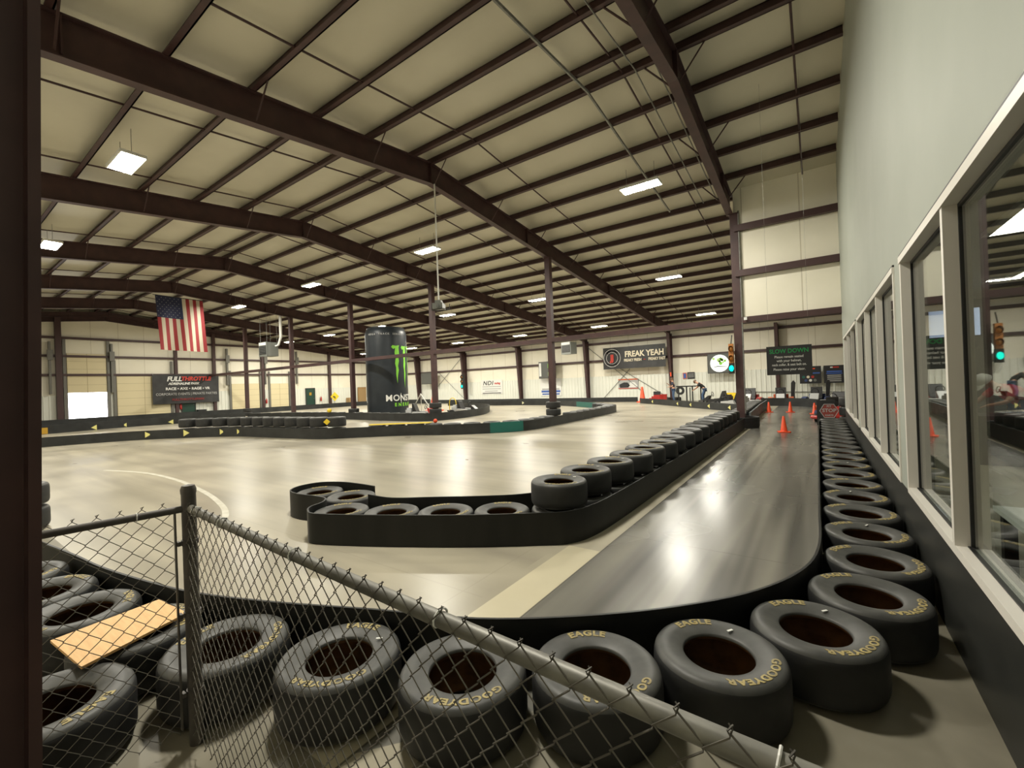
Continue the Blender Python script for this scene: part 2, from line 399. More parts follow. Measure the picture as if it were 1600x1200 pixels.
# header wall over the lane, on the column line
hb = MB().box(FX[0]+.1,XW,YC-.02,YC+.12,3.55,7.75)
struct(hb.build('wall_upper', M['wall']), 'cream insulated wall panel above the pit lane opening', 'wall')
for i,(z,h) in enumerate(((6.43,.2),(4.97,.2))):
    struct(MB().box(FX[0]+.12,XW,YC-.2,YC-.03,z-h/2,z+h/2).build('girt', M['steel_girt']), f'dark red girt across the panel above the pit lane, {("upper","lower")[i]} of two', 'girt')
# window wall: knee wall, piers, lintel
wb = MB()
for y0,y1 in ((-1.05,.35),(5.0,5.4),(10.05,10.45),(15.1,15.9)): wb.box(XW,XW+.16,y0,y1,.6,2.62)
wb.box(XW,XW+.16,-1.05,15.9,2.62,8.6)
struct(wb.build('wall_right', M['drywall']), 'tall grey green painted wall above and between the windows', 'wall')
struct(MB().box(XW+.005,XW+.16,-1.05,15.9,0,.6).build('baseboard_right', M['knee']), 'black knee wall under the row of windows', 'wall')
for n,(y0,y1) in enumerate(((.35,5.0),(5.4,10.05),(10.45,15.1))):
    w = struct(link('window_%d' % (n+1), None, None, (XW, y0, .6)), ('near','middle','far')[n] + ' three-pane window in the grey green wall', 'window')
    L_, H = y1-y0, 2.02; fr = MB()
    fr.box(-.012,.052,0,L_,0,.05).box(.052,.10,.05,L_-.05,0,.046); fr.box(-.02,.10,0,L_,H-.055,H); fr.box(-.012,.10,0,.05,.05,H-.055); fr.box(-.012,.10,L_-.05,L_,.05,H-.055)
    fr.build('frame', M['frame'], w)
    gk = MB().box(-.014,.0,0,L_,H,H+.02).box(.040,.060,.05,L_-.05,.046,.056)
    for k in range(3):
        a = .05 if k == 0 else L_*k/3+.025; c = L_-.05 if k == 2 else L_*(k+1)/3-.025
        for q in ((a,a+.014),(c-.014,c)): gk.box(.052,.078,q[0],q[1],.05,H-.055)
        gk.box(.052,.078,a,c,H-.075,H-.055)
        g = MB().box(.060,.066,a+.014,c-.014,.056,H-.075); g.build('glass_pane', M['glass'], w)
        if k: MB().box(-.012,.10,L_*k/3-.025,L_*k/3+.025,.05,H-.055).build('mullion', M['frame'], w)
    gk.build('gasket', M['gasket'], w)

# ------------------------------------------------------------------ steel frame
def beam(b, x, p, w=.2, t=.025):
    """welded I-section in a plane x=const through (y, z_bottom, z_top) stations"""
    for (y0,a0,c0),(y1,a1,c1) in zip(p[:-1], p[1:]):
        for xa,xb,f in ((x-.012,x+.012,None),(x-w/2,x+w/2,0),(x-w/2,x+w/2,1)):
            if f is None: q0,q1,r0,r1 = a0+t,c0-t,a1+t,c1-t
            elif f == 0: q0,q1,r0,r1 = a0,a0+t,a1,a1+t
            else: q0,q1,r0,r1 = c0-t,c0,c1-t,c1
            b.hexa([(xa,y0,q0),(xb,y0,q0),(xb,y1,r0),(xa,y1,r0),(xa,y0,q1),(xb,y0,q1),(xb,y1,r1),(xa,y1,r1)])
PUR = [0,1.42,2.83,4.25,5.65,7.07,8.54,9.22] + [10.55+1.4*k for k in range(17)]
for k,x in enumerate(FX):
    far = YC if k == 0 else YF-.1
    b = MB(); st = [(-.8, roofz(-.8)-.72, roofz(-.8)), (1.5, 6.78, roofz(1.5)), (9.1, 7.62, 8.25), (far, roofz(far)-.62, roofz(far))]
    beam(b, x, st)
    for y in (1.5, 9.1, 14.2, 22.2, 30.0):
        if y < far-.3: b.box(x-.1,x+.1,y-.012,y+.012,roofz(y)-.62,roofz(y)-.01)
    o = struct(b.build('rafter', M['steel']), f'dark red tapered steel rafter, {ORD[k]} frame counted from the window wall', 'rafter', 'roof rafters')
    br = MB()
    for y in PUR[1::2]:
        if y < far-1 and y > 1:
            for s in (-1,1): br.tube([(x+s*.09,y,roofz(y)-.60),(x+s*.62,y,roofz(y)+.03)], .018, 4)
    br.build('flange_brace', M['steel'], o)
    # near and far wall columns, tapered
    if k < 6:
        b = MB(); w0 = .27 if k == 0 else .2
        for xa,xb,ya0,yb0,ya1,yb1 in ((x-.1,x+.1,.205,.235,.36,.39),(x-.1,x+.1,-1.0,-.95,-1.0,-.95),(x-.012,x+.012,-.95,.205,-.95,.36)):
            b.hexa([(xa,ya0,0),(xb,ya0,0),(xb,yb0,0),(xa,yb0,0),(xa,ya1,7.0),(xb,ya1,7.0),(xb,yb1,7.0),(xa,yb1,7.0)])
        struct(b.build('wall_column', M['steel']), 'dark red steel column beside the fence' if k == 0 else f'dark red tapered column on the fence side wall, {ORD[k]} frame', 'column', 'near wall columns')
        b = MB()
        top = roofz(YF)-.5
        for xa,xb,ya0,yb0,ya1,yb1 in ((x-.1,x+.1,33.78,33.82,33.32,33.36),(x-.1,x+.1,34.1,34.14,34.1,34.14),(x-.012,x+.012,33.82,34.1,33.36,34.1)):
            b.hexa([(xa,ya0,0),(xb,ya0,0),(xb,yb0,0),(xa,yb0,0),(xa,ya1,top),(xb,ya1,top),(xb,yb1,top),(xa,yb1,top)])
        struct(b.build('wall_column', M['steel']), f'dark red tapered column on the banner wall, {ORD[k]} from the pit', 'column', 'far wall columns')
        b = MB(); cx = x+.11 if k == 0 else x
        b.box(cx-.114,cx+.114,YC-.114,YC-.094,0,roofz(YC)-.6); b.box(cx-.114,cx+.114,YC+.094,YC+.114,0,roofz(YC)-.6)
        b.box(cx-.114,cx-.094,YC-.094,YC+.094,0,roofz(YC)-.6); b.box(cx+.094,cx+.114,YC-.094,YC+.094,0,roofz(YC)-.6)
        b.box(cx-.16,cx+.16,YC-.16,YC+.16,roofz(YC)-.62,roofz(YC)-.6)
        struct(b.build('column', M['steel']), f'dark red square steel column, {ORD[k]} along the middle line from the pit lane', 'column', 'middle columns')
for i,y in enumerate(PUR):
    x1 = 6.8 if y > YC else XW-.02
    z = roofz(y); b = MB(); b.box(XE,x1,y-.012,y+.012,z-.01,z+.2); b.box(XE,x1,y-.095,y+.012,z-.01,z+.012); b.box(XE,x1,y-.012,y+.08,z+.18,z+.2)
    struct(b.build('purlin', M['steel']), f'dark red roof purlin running the length of the hall, {ORD[i]} from the fence side', 'purlin', 'roof purlins')
for i,x in enumerate([-.2,-3.25,-7.4,-11.35,-15.0,-18.3,-21.9,-25.2,-28.8,-32.1,-35.7,-39.0,-42.0]):
    struct(MB().tube([(x,-.8,roofz(-.8)+.06),(x,9.1,8.25+.06),(x,YF-.1 if x < -1 else YC-.2,roofz(YF if x < -1 else YC)+.06)], .022, 6).build('bridging_rod', M['steel']), f'thin dark rod tying the purlins together, {ORD[i]} from the pit side', 'rod', 'purlin tie rods')
# conduit runs under the roof at the pit side
for i,(x,r) in enumerate(((-4.05,.035),(-2.95,.016),(-2.55,.016))):
    struct(MB().tube([(x,2,roofz(2)-.04),(x,9.1,8.20),(x,YC-.2,roofz(YC)-.05)], r, 6).build('conduit', M['galv']), ('thick','thin middle','thin outer')[i] + ' galvanised conduit under the purlins near the lane', 'conduit', 'roof conduits')
struct(MB().box(FX[5]-7,XW,YC-.12,YC+.12,3.38,3.56).build('portal_beam', M['steel']), 'long dark red beam tying the middle columns at head height above the track', 'beam')
struct(MB().tube([(FX[0]+.25,YC-.10,.45),(FX[0]+.25,YC-.10,7.0)], .022, 8).build('conduit', M['galv']), 'galvanised conduit running up the first middle column', 'conduit')
# girts and posts on the far and gable walls
for i,z in enumerate((4.83,3.37)):
    struct(MB().box(-43.8,6.8,YF-.2,YF-.03,z-.09,z+.09).build('girt', M['steel_girt']), f'dark red girt along the banner wall, {("upper","lower")[i]} one', 'girt')
struct(MB().box(-43.8,6.8,YF-.3,YF-.02,5.3,5.36).build('girt', M['steel_girt']), 'thin dark red eave strut along the top of the banner wall', 'girt')
for i,z in enumerate((6.2,4.9,3.55)):
    struct(MB().box(XE+.03,XE+.2,-1,34,z-.08,z+.08).build('girt', M['steel_girt']), f'dark red girt across the gable wall, {("top","middle","lowest")[i]} of three', 'girt')
for i,y in enumerate((6.54,13.36,16.16,20.26,27.27)):
    w = .16 if i == 0 else .11
    struct(MB().box(XE+.03,XE+.3,y-w,y+w,0,roofz(y)-.3).build('wall_post', M['steel_girt']), f'dark red post on the gable wall, {ORD[i]} from the fence side', 'post', 'gable wall posts')
b = MB(); beam(b, XE+.4, [(-.8,roofz(-.8)-.35,roofz(-.8)),(9.1,8.25-.35,8.25),(YF-.1,roofz(YF)-.35,roofz(YF))])
struct(b.build('rafter', M['steel']), 'dark red end rafter along the top of the gable wall', 'rafter')
for i,(a,c) in enumerate((((-14.8,.2),(-12.4,2.6)),((-13.3,2.7),(-9.4,.2)),((-29.9,5.2),(-34.3,1.6)),((-35.0,4.2),(-30.3,.4)),((-16.5,5.0),(-11.5,.8)),((-14.4,4.9),(-12.2,5.2)))):
    if i < 5: struct(MB().tube([(a[0],YF-.09,a[1]),(c[0],YF-.09,c[1])], .022, 5).build('brace_rod', M['grey_metal']), f'grey diagonal brace rod on the banner wall, {ORD[i]}', 'rod', 'wall brace rods')
struct(MB().tube([(-3.9,YF-.1,.55),(1.3,YF-.1,.45)], .025, 6).build('rail', M['grey_metal']), 'thin grey rail low on the wall behind the parked karts', 'rail')

# ------------------------------------------------------------------ lobby behind the windows
struct(MB().box(XW+.16,6.8,15.0,15.12,0,3.3).build('wall_lobby', M['lobby_wall']), 'grey end wall of the room behind the windows', 'wall')
struct(MB().box(4.6,4.72,-1.05,15.0,0,3.3).build('wall_inner', M['lobby_wall']), 'grey side wall of the room behind the windows', 'wall')
struct(MB().box(XW+.16,6.8,-1.05,15.12,3.3,3.36).build('ceiling_lobby', M['lobby_wall']), 'grey ceiling of the room behind the windows', 'ceiling')
for i,(x,y,lab) in enumerate(((2.05,7.1,'cream lit ceiling panel seen through the nearest window'),(3.2,11.0,'cream lit ceiling panel deep in the room behind the windows'))):
    t = thing('ceiling_light', lab, 'light', (x,y,3.22))
    MB().box(-.36,.36,-.66,.66,.03,.08).build('housing', M['lamp_white'], t); lit_box('diffuser',(-.3,.3,-.6,.6,.02,.03),0,M['glow_troffer'],M['lamp_white'],t)

# ------------------------------------------------------------------ lamps of the hall
LAMPS = [('row over the fence', 3.0, 6.87, (-3.95,-12.35,-20.75,-29.25)),
         ('row past the ridge', 12.25, 7.12, (-3.95,-12.56,-21.0,-29.2,-37.25)),
         ('row beyond the columns', 20.6, 6.32, (-5.5,-12.6,-19.5,-26.4,-32.9,-39.3)),
         ('row by the banner wall', 28.3, 5.5, (-5.45,-12.4,-19.1,-25.7,-31.6,-38.8))]
lamp0 = None
for rn,y,z,xs in LAMPS:
    for i,x in enumerate(xs):
        lab = f'white high bay lamp, {ORD[i]} from the pit side, {rn}'
        if lamp0 is None:
            lamp0 = thing('high_bay_lamp', lab, 'lamp', (x,y,z), 0, 'high bay lamps')
            MB().box(-.54,.54,-.21,.21,.012,.07).box(-.54,.54,-.23,-.21,-.01,.07).box(-.54,.54,.21,.23,-.01,.07).build('housing', M['lamp_white'], lamp0)
            lit_box('diffuser',(-.53,.53,-.2,.2,0,.012),0,M['glow'],M['lamp_white'],lamp0)
            for s in (-1,1): MB().tube([(s*.4,0,.07),(s*.4,0,.62)], .006, 5).build('hanger', M['galv'], lamp0)
        else: dup(lamp0, (x,y,z), 0, lab)

# ------------------------------------------------------------------ tires
TR = .312; TH = .30
PROF = [(.164,.250),(.166,.261),(.172,.265),(.196,.273),(.228,.282),(.256,.286),(.279,.284),(.294,.276),(.304,.262),(.310,.242),(.312,.205)]
def tire_meshes():
    n = 56; b = MB(); outer = PROF + [(r, TH-z) for r,z in PROF[::-1]]
    b.lathe(outer, n, m=[0]*8 + [1]*5 + [0]*9)
    b.f = b.f[:-2]; b.m = b.m[:-2]              # open at both beads
    body = b.mesh('tire', [M['rubber'], M['tread']], 50)
    i = MB().lathe([(.164,.250),(.172,.232),(.20,.222),(.27,.215),(.292,.19),(.296,.15),(.292,.11),(.27,.085),(.20,.078),(.172,.068),(.164,.050)], n); i.f = i.f[:-2]; i.m = i.m[:-2]
    liner = i.mesh('inner_liner', M['liner'], 50)
    def top(r):
        for (a,za),(c,zc) in zip(PROF[:-1],PROF[1:]):
            if a <= r <= c: return za+(zc-za)*(r-a)/(c-a)
        return .21
    lts=[]
    for s,size,mid,rho,sp in (('EAGLE',.058,rad(100),.246,1.1),('GOODYEAR',.054,rad(-62),.248,1.15)):
        me = text_mesh(s, size, M['letter'], .0022, space=sp, xs=1.12); bm = bmesh.new(); bm.from_mesh(me)
        bmesh.ops.subdivide_edges(bm, edges=[e for e in bm.edges if e.calc_length() > .02], cuts=1)
        bmesh.ops.triangulate(bm, faces=bm.faces); bm.verts.ensure_lookup_table(); V=[]; o=0
        for v in bm.verts:
            r = rho+v.co.y; a = mid - v.co.x/rho; V.append((r*math.cos(a), r*math.sin(a), top(r)+.0012+(.0012 if v.co.z > 0 else -.0012)))
        F = [tuple(q.index for q in f.verts) for f in bm.faces]; bm.free(); bpy.data.meshes.remove(me)
        lt = bpy.data.meshes.new('lettering'); lt.from_pydata(V,[],F); lt.materials.append(M['letter']); lts.append(lt)
    st = MB().obox((.205*math.cos(.9),.205*math.sin(.9),.2845),(.034,.012,.003),(0,0,.4)).mesh('sticker', M['sticker'])
    return body, liner, lts, st
TB, TL, TT, TS = tire_meshes()
def tire(x, y, z, rz, label, group, letters=True, sticker=False, liner=True):
    o = tag(link('tire', TB, None, (x,y,z), (0,0,rz)), label, 'tire', group)
    if liner: link('inner_liner', TL, o)
    for lt in (TT if letters else ()): link('lettering', lt, o)
    if sticker: link('sticker', TS, o)
    return o
# curved row behind the fence, then along the window wall
NEAR = [(-2.74,1.03),(-2.10,1.31),(-1.47,1.57),(-.93,1.93),(-.455,2.355),(-.06,2.85),(.205,3.44)]
LEFT = [(-3.38,.80),(-4.02,.66),(-4.66,.56),(-5.3,.5)]
RIGHT = [(.292,4.08+.665*k) for k in range(19)]
turn = [.5,-.75,-.50,.0,.37,.42,.58]
for i,(x,y) in enumerate(NEAR):
    az = math.atan2(y,x)-PI/2
    tire(x,y,0,az+turn[i],f'black racing tire with yellow lettering, {ORD[i]} from the fence post in the curved row','tires of the curved row',True,i in (1,4,5))
for i,(x,y) in enumerate(RIGHT):
    tire(x,y,0,(.92,.8,.6,1.1,.3)[i % 5]+random.uniform(-.3,.3),f'black racing tire lying along the window wall, {ORD[i]} after the curve','tires along the window wall',i < 9,i in (1,3,6),i < 14)
for i,(x,y) in enumerate(LEFT):
    tire(x,y,0,random.uniform(0,6),f'grey racing tire left of the fence post beyond the plywood, {ORD[i]} from the post','tires left of the post')
tire(-2.92,.36,0,-1.3,'grey racing tire with yellow lettering beside the red column, in front of the plywood','tires left of the post')
for i,(x,y) in enumerate(((-8.55,.84),(-9.25,.76))):
    for j in range(2): tire(x,y,j*.303,i+j,f'black tire, {("lower","upper")[j]} of the {("nearer","farther")[i]} stack beside the red column','stacked tires by the column',False)
# island between the lane and the infield
ISL = [(-5.70,3.34),(-5.06,3.40),(-4.56,2.93),(-3.99,3.19),(-3.44,3.49),(-2.91,3.83)]
for i,(x,y) in enumerate(ISL):
    tire(x,y,0,math.atan2(y,x)-PI/2+random.uniform(-.3,.1),f'single racing tire inside the island barrier, {ORD[i]} from its rounded tip','single tires of the island')
STK = [(-2.40+.03*min(k,3),4.22+.665*k) for k in range(17)]
for i,(x,y) in enumerate(STK):
    for j in range(2):
        dx,dy = (random.uniform(-.02,.02),random.uniform(-.012,.012)) if j else (0,0)
        tire(x+dx,y+dy,j*.302,random.uniform(-.3,.5),f'black racing tire, {("bottom","top")[j]} of the {ORD[i]} stack along the pit lane','stacked tires of the lane divider',j == 1 and i < 6, j == 1 and i in (0,1,2), j == 1)
# around the columns
for k,(n,w) in enumerate(((1,'pit lane column'),(2,'second middle column'),(2,'third middle column'),(2,'fourth middle column'),(1,'fifth middle column'),(2,'sixth middle column'))):
    for j in range(n if k else 0):
        o = tire(FX[k]+(.13 if k == 0 else 0),YC-(.02 if k == 0 else 0),j*.302,k+j,f'black tire threaded over the {w}, {("bottom","top")[j]} one','tires around the columns',False)
tire(FX[1],YC,.604,1,'black tire crowning the pile around the second middle column','tires around the columns',False)
tire(FX[2],YC,.604,2,'black tire crowning the pile around the third middle column','tires around the columns',False)
for k in range(1,6):
    tire(FX[k]+.45,33.5,0,k,f'black tire lying at the foot of the banner wall column, {ORD[k-1]} of the row','tires at the banner wall',False,False,False)
tire(FX[1]-.25,33.35,.0,1,'black tire lying beside the column left of the racing poster','tires at the banner wall',False,False,False)

tub = thing('column_tub','round black tub standing around the foot of the pit lane column','tub',(FX[0]+.23,15.72,0))
MB().lathe([(.385,0),(.405,.06),(.41,.30),(.42,.335),(.405,.35),(.385,.335),(.375,.30),(.365,.02)],40,closed=True).build('body',M['tread'],tub,40)
MB().lathe([(.406,.215),(.418,.22),(.418,.235),(.406,.24)],40,closed=True).build('band',M['strip'],tub,40)
# ------------------------------------------------------------------ barriers
def barrier(name, label, path, z0, z1, mt, th=.022, k=6, loc0=None):
    p = smooth_path(path, k) if k else path
    o = MB().ribbon(p, z0, z1, th).build(name, mt, None, 40); return tag(o, label, 'barrier', 'track barriers'), p
def marks(par, pts, pathp, h=.16, mt=None, flip=1, zc=.2):
    """triangles stuck on the barrier face towards the camera"""
    for (x,y) in pts:
        best = min(range(len(pathp)-1), key=lambda i: (pathp[i][0]-x)**2+(pathp[i][1]-y)**2)
        a,c = pathp[max(best-1,0)], pathp[best+1]; t = Vector((c[0]-a[0],c[1]-a[1],0)).normalized(); n = Vector((t.y,-t.x,0))
        if n.dot(Vector((x,y,0))) > 0: n = -n
        rgt = Vector((-n.y, n.x, 0)); q = Vector((*pathp[best],0)) + n*.018
        b = MB(); P = [q+rgt*flip*h*.55+Vector((0,0,zc)), q-rgt*flip*h*.45+Vector((0,0,zc+h*.55)), q-rgt*flip*h*.45+Vector((0,0,zc-h*.55))]
        b.add(P+[p-n*.006 for p in P], [(0,1,2),(5,4,3),(0,3,4,1),(1,4,5,2),(2,5,3,0)]); b.build('arrow_mark', mt or M['arrow'], par)
row = LEFT[::-1]+NEAR+RIGHT
edge = offset_path(row, TR+.024)
edge = [(-7.9,.52),(-6.6,.68)] + [(x, y) for x,y in edge if not (y > 3.9)] + [(-.035, 4.1+.9*k) for k in range(14)]
barrier('plastic_barrier','black plastic barrier strip on the track side of the curved tire row',edge,0,.335,M['strip'],.016,5)
ip = [(-5.02,3.74),(-5.35,3.74),(-5.72,3.69),(-6.0,3.52),(-6.05,3.25),(-5.90,3.04),(-5.62,2.985),(-5.30,3.03),(-5.05,3.03),(-4.90,2.90),(-4.84,2.72),(-4.70,2.61),(-4.50,2.59),(-3.95,2.83),(-3.35,3.14),(-2.85,3.43),(-2.42,3.72),(-2.16,3.92),(-2.03,4.25),(-1.985,5.0),(-1.97,7),(-1.96,9),(-1.955,11),(-1.95,13),(-1.945,14.4),(-1.945,15.0),(-1.95,15.22)]
barrier('plastic_barrier','black plastic barrier wrapped around the front of the island and along the pit lane',ip,0,.335,M['strip'],.018,6)
bk = [(-4.72,3.42),(-4.3,3.45),(-3.85,3.72),(-3.3,4.06),(-2.97,4.33),(-2.78,4.66),(-2.745,5.2),(-2.73,6),(-2.72,8),(-2.72,10),(-2.72,12),(-2.72,15.1)]
barrier('plastic_barrier','black plastic barrier along the infield side of the island tires',bk,0,.33,M['strip'],.016,6)
B3 = [(-24,1.2),(-23.4,3.2),(-22.6,5.2),(-21,6.7),(-19,7.8),(-15.9,8.2),(-14.3,8.5),(-13.3,9.3),(-11.9,10.4),(-10.5,11),(-8.95,12.3),(-8.5,13.4),(-8.5,15.8),(-8.6,18.6),(-8.7,20.6),(-9.0,22.4),(-9.9,23.6),(-12.1,25.6),(-15.2,27.8),(-18.6,28.6),(-22.6,28.4),(-27.2,28.4)]
o3,p3 = barrier('plastic_barrier','long scuffed black barrier curving across the middle of the track',B3,0,.36,M['strip_far'],.03)
marks(o3,[(-21.95,5.81),(-21.01,6.69),(-19.72,7.4),(-19.06,7.77)],p3,.24)
marks(o3,[(-19.5,28.5),(-15.9,28.1)],p3,.22,M['arrow_white'])
def seg(par, pathp, i0, i1, z0, z1, mt, name, th=.045):
    return MB().ribbon(pathp[i0:i1], z0, z1, th).build(name, mt, par, 40)
def idx(pathp, x, y): return min(range(len(pathp)), key=lambda i: (pathp[i][0]-x)**2+(pathp[i][1]-y)**2)
seg(o3,p3,idx(p3,-9.5,11.75),idx(p3,-8.6,13.0),.01,.365,M['teal'],'teal_panel')
seg(o3,p3,idx(p3,-11.0,24.7),idx(p3,-14.2,27.1),.01,.35,M['teal'],'teal_panel')
yb = [(x,y+.2) for x,y in smooth_path([(-13.15,9.5),(-12.6,9.95),(-11.9,10.45),(-11.35,10.75)],4)]
tag(MB().ribbon(yb,.405,.425,.34).build('plastic_board',M['yellow'],None,40),'long yellow plastic board lying on top of the middle barrier','board')
B4 = [(-31.4,13.5),(-28.5,14.5),(-25.5,14.95),(-22.3,15.05),(-19.1,14.9),(-17.3,14.95),(-16.0,15.2),(-15.5,16.0),(-15.5,17.9),(-16.3,20.3),(-18.9,23.6),(-22.6,25)]
o4,p4 = barrier('plastic_barrier','scuffed black barrier in front of the giant drink can',B4,0,.40,M['strip_far'],.03)
B5 = [(-31.9,1.2),(-32.7,4.0),(-33.4,6.3),(-33.7,8.0),(-33.2,9.8),(-32.1,12.2),(-31.5,13.4)]
o5,p5 = barrier('plastic_barrier','scuffed black barrier before the roll-up doors with left pointing arrows',B5,0,.45,M['strip_far'],.03)
marks(o5,[(-33.4,6.36),(-33.75,7.83),(-33.31,9.69)],p5,.26,None,-1,.14)
seg(o5,p5,idx(p5,-32.6,3.6),idx(p5,-33.0,4.95),.02,.34,M['yellow_dull'],'yellow_panel')
o,p5b = barrier('plastic_barrier','black barrier along the foot of the gable wall',[(-41.9,2),(-42.3,5.5),(-42.4,9),(-42,13),(-41.2,18),(-41.3,24),(-41.4,29),(-40.3,31.2),(-38,32.5),(-34,32.8)],0,.45,M['strip_far'],.04)
o,_ = barrier('plastic_barrier','black barrier along the foot of the banner wall',[(-33.9,32.8),(-24,32.8),(-17,32.8),(-11.4,32.8)],0,.36,M['strip_far'],.04)
marks(o,[(-12.6,32.8)],_,.2,M['arrow_white'])
B7 = [(-10.6,31.0),(-10.2,30.4),(-8,28.1),(-5.9,25.6),(-4.2,23.8),(-3.1,22.6)]
o7,p7 = barrier('plastic_barrier','black barrier fencing off the pit area below the banner wall',B7,0,.36,M['strip_far'],.03)
marks(o7,[(-9.23,29.38),(-6.97,26.93),(-5.81,25.49),(-4.66,24.14),(-3.6,23.12)],p7,.2,None,-1,.17)
barrier('plastic_barrier','black barrier between the small cones and the parked karts',[(-2.6,27.2),(-1.4,27.0),(-.5,26.2),(.0,25.2)],0,.42,M['strip_far'],.05)
barrier('plastic_barrier','blue grey scuffed barrier continuing the lane divider past the column',[(-1.93,16.6),(-2.0,18.8),(-2.1,21.5),(-2.15,25.0)],0,.42,M['strip_blue'],.05)
# tires inside the far barriers
ins = walk(offset_path(p3, .36), .70, .2)
c = 0
for x,y,a in ins:
    if -21.6 < x < -14.0 and y < 9.2:
        for j in range(2): tire(x,y,j*.385,c+j,f'black tire, {("lower","upper")[j]} of the {ORD[c]} stack along the middle barrier','stacked tires of the middle barrier',False,False,j == 1).scale = (1.02,1.02,1.27)
        c += 1
c = 0
for x,y,a in ins:
    if x > -13.6 and y < 24 and not (abs(x-FX[1]) < .75 and abs(y-YC) < .75):
        tire(x,y,.09,c,f'black tire behind the middle barrier, {ORD[c]} past the yellow board','tires behind the middle barrier',False,False,True); c += 1
c = 0
for x,y,a in walk(offset_path(p4, .36), .86, .3):
    if x < -15.5 and y < 16.2 and c < 18 and min(math.hypot(x-f,y-YC) for f in FX) > .7:
        tire(x,y,.11,c,f'black tire behind the barrier before the drink can, {ORD[c]} from its left end','tires behind the can barrier',False,False,True); c += 1
c = 0
for x,y,a in walk(offset_path([(-2.0,16.6),(-2.05,18.8),(-2.15,21.5),(-2.2,25.0)], .38), .72, .2):
    tire(x,y,.12,c,f'black tire of the divider beyond the column, {ORD[c]} from the column','tires beyond the column',False,False,True); c += 1

# ------------------------------------------------------------------ chain-link fence
ZR = 1.12
P0 = Vector((-2.48,.79,0)); P1 = Vector((.45,.66,0)); P2 = Vector((-2.565,.27,0))
fence = thing('chain_link_fence','grey chain link fence with round top rail in front of the tires','fence',tuple(P0))
MB().tube([(0,0,0),(0,0,1.215)],.0300,16).lathe([(.0315,1.19),(.0325,1.21),(.026,1.228),(0,1.234)],16).build('post', M['post'], fence, 40)
dR = P1-P0; dL = P2-P0
def along(d, s, z, n=0):
    q = d.normalized(); w = Vector((-q.y,q.x,0)); return q*s + w*n + Vector((0,0,z))
rail = [along(dR,.03+(dR.length-.03)*i/10, ZR-.006*math.sin(PI*i/10)) for i in range(11)]
MB().tube(rail,.0185,16).build('top_rail', M['pipe'], fence, 40)
MB().tube([along(dL,.02,ZR), along(dL,dL.length,ZR)],.0165,12).build('top_rail', M['post'], fence, 40)
for z in (.62,.96,.25):
    MB().lathe([(.031,z-.012),(.035,z-.012),(.035,z+.012),(.031,z+.012)],16).obox(tuple(along(dL,.045,z)),(.03,.012,.02)).build('tension_band', M['post'], fence, 40)
MB().obox(tuple(along(dL,.055,.60)),(.016,.006,1.02)).build('tension_bar', M['post'], fence)
a = .0185; hh = .0375
def links(d, s0, s1, name):
    b = MB(); n = int((s1-s0)/(2*a))
    for i in range(n):
        sc = s0 + a + 2*a*i; pts = []; z = ZR+.028; j = 0
        while z > .03:
            sg = 1 if (j+i) % 2 == 0 else -1
            for e,dn in ((-.0022, .0038*sg),(.0022,-.0038*sg)):
                pts.append(along(d, sc+sg*a*1.02, z-e, dn - .021))
            z -= hh; j += 1
        b.tube(pts, .0017, 4)
        q = along(d, sc+(a if i % 2 == 0 else -a), ZR+.026, -.021)
        for s in (-1,1): b.tube([q, q+Vector((s*.003,.003*s,.008)), q+Vector((-s*.003,.008,.011))], .0016, 4)
    return b.build(name, M['wire'], fence)
links(dR, .035, dR.length, 'chain_link_mesh'); links(dL, .06, dL.length, 'chain_link_mesh')
for d,s in ((dR,.42),(dR,.10),(dR,1.05),(dR,2.42),(dR,1.75)):
    pts = [along(d,s+.004*math.sin(w),ZR+.0215*math.sin(w)-.002,.0215*math.cos(w)) for w in [i*PI/6-.6 for i in range(11)]]
    MB().tube(pts,.0026,6).build('wire_tie', M['tie'], fence)
pts = [along(dL,.19,ZR+.019*math.sin(w),.019*math.cos(w)) for w in [i*PI/6-.6 for i in range(11)]]
MB().tube(pts,.0024,6).build('wire_tie', M['tie'], fence)
MB().tube([along(dR,.03,ZR-.05),along(dR,.03,.03)],.004,6).build('tension_bar', M['wire'], fence)
o = MB()
A,Bq,Cq,D = Vector((-3.61,.97,0)),Vector((-3.23,1.0,0)),Vector((-3.06,.50,0)),Vector((-3.55,.46,0))
o.hexa([p+Vector((0,0,.306)) for p in (D,Cq,Bq,A)]+[p+Vector((0,0,.320)) for p in (D,Cq,Bq,A)])
tag(o.build('plywood_board',M['ply']),'bright plywood board lying across the tires left of the fence post','board')

# ------------------------------------------------------------------ painted line on the floor
wl = smooth_path([(-13.8,2.75),(-12.3,3.12),(-10.5,3.17),(-8.65,3.0),(-7.43,2.78),(-6.77,2.58),(-6.4,2.38)],5)
struct(MB().ribbon(wl,0,.0025,.08).build('floor_line',M['line']),'curved white line painted on the floor beyond the fence post','floor marking')

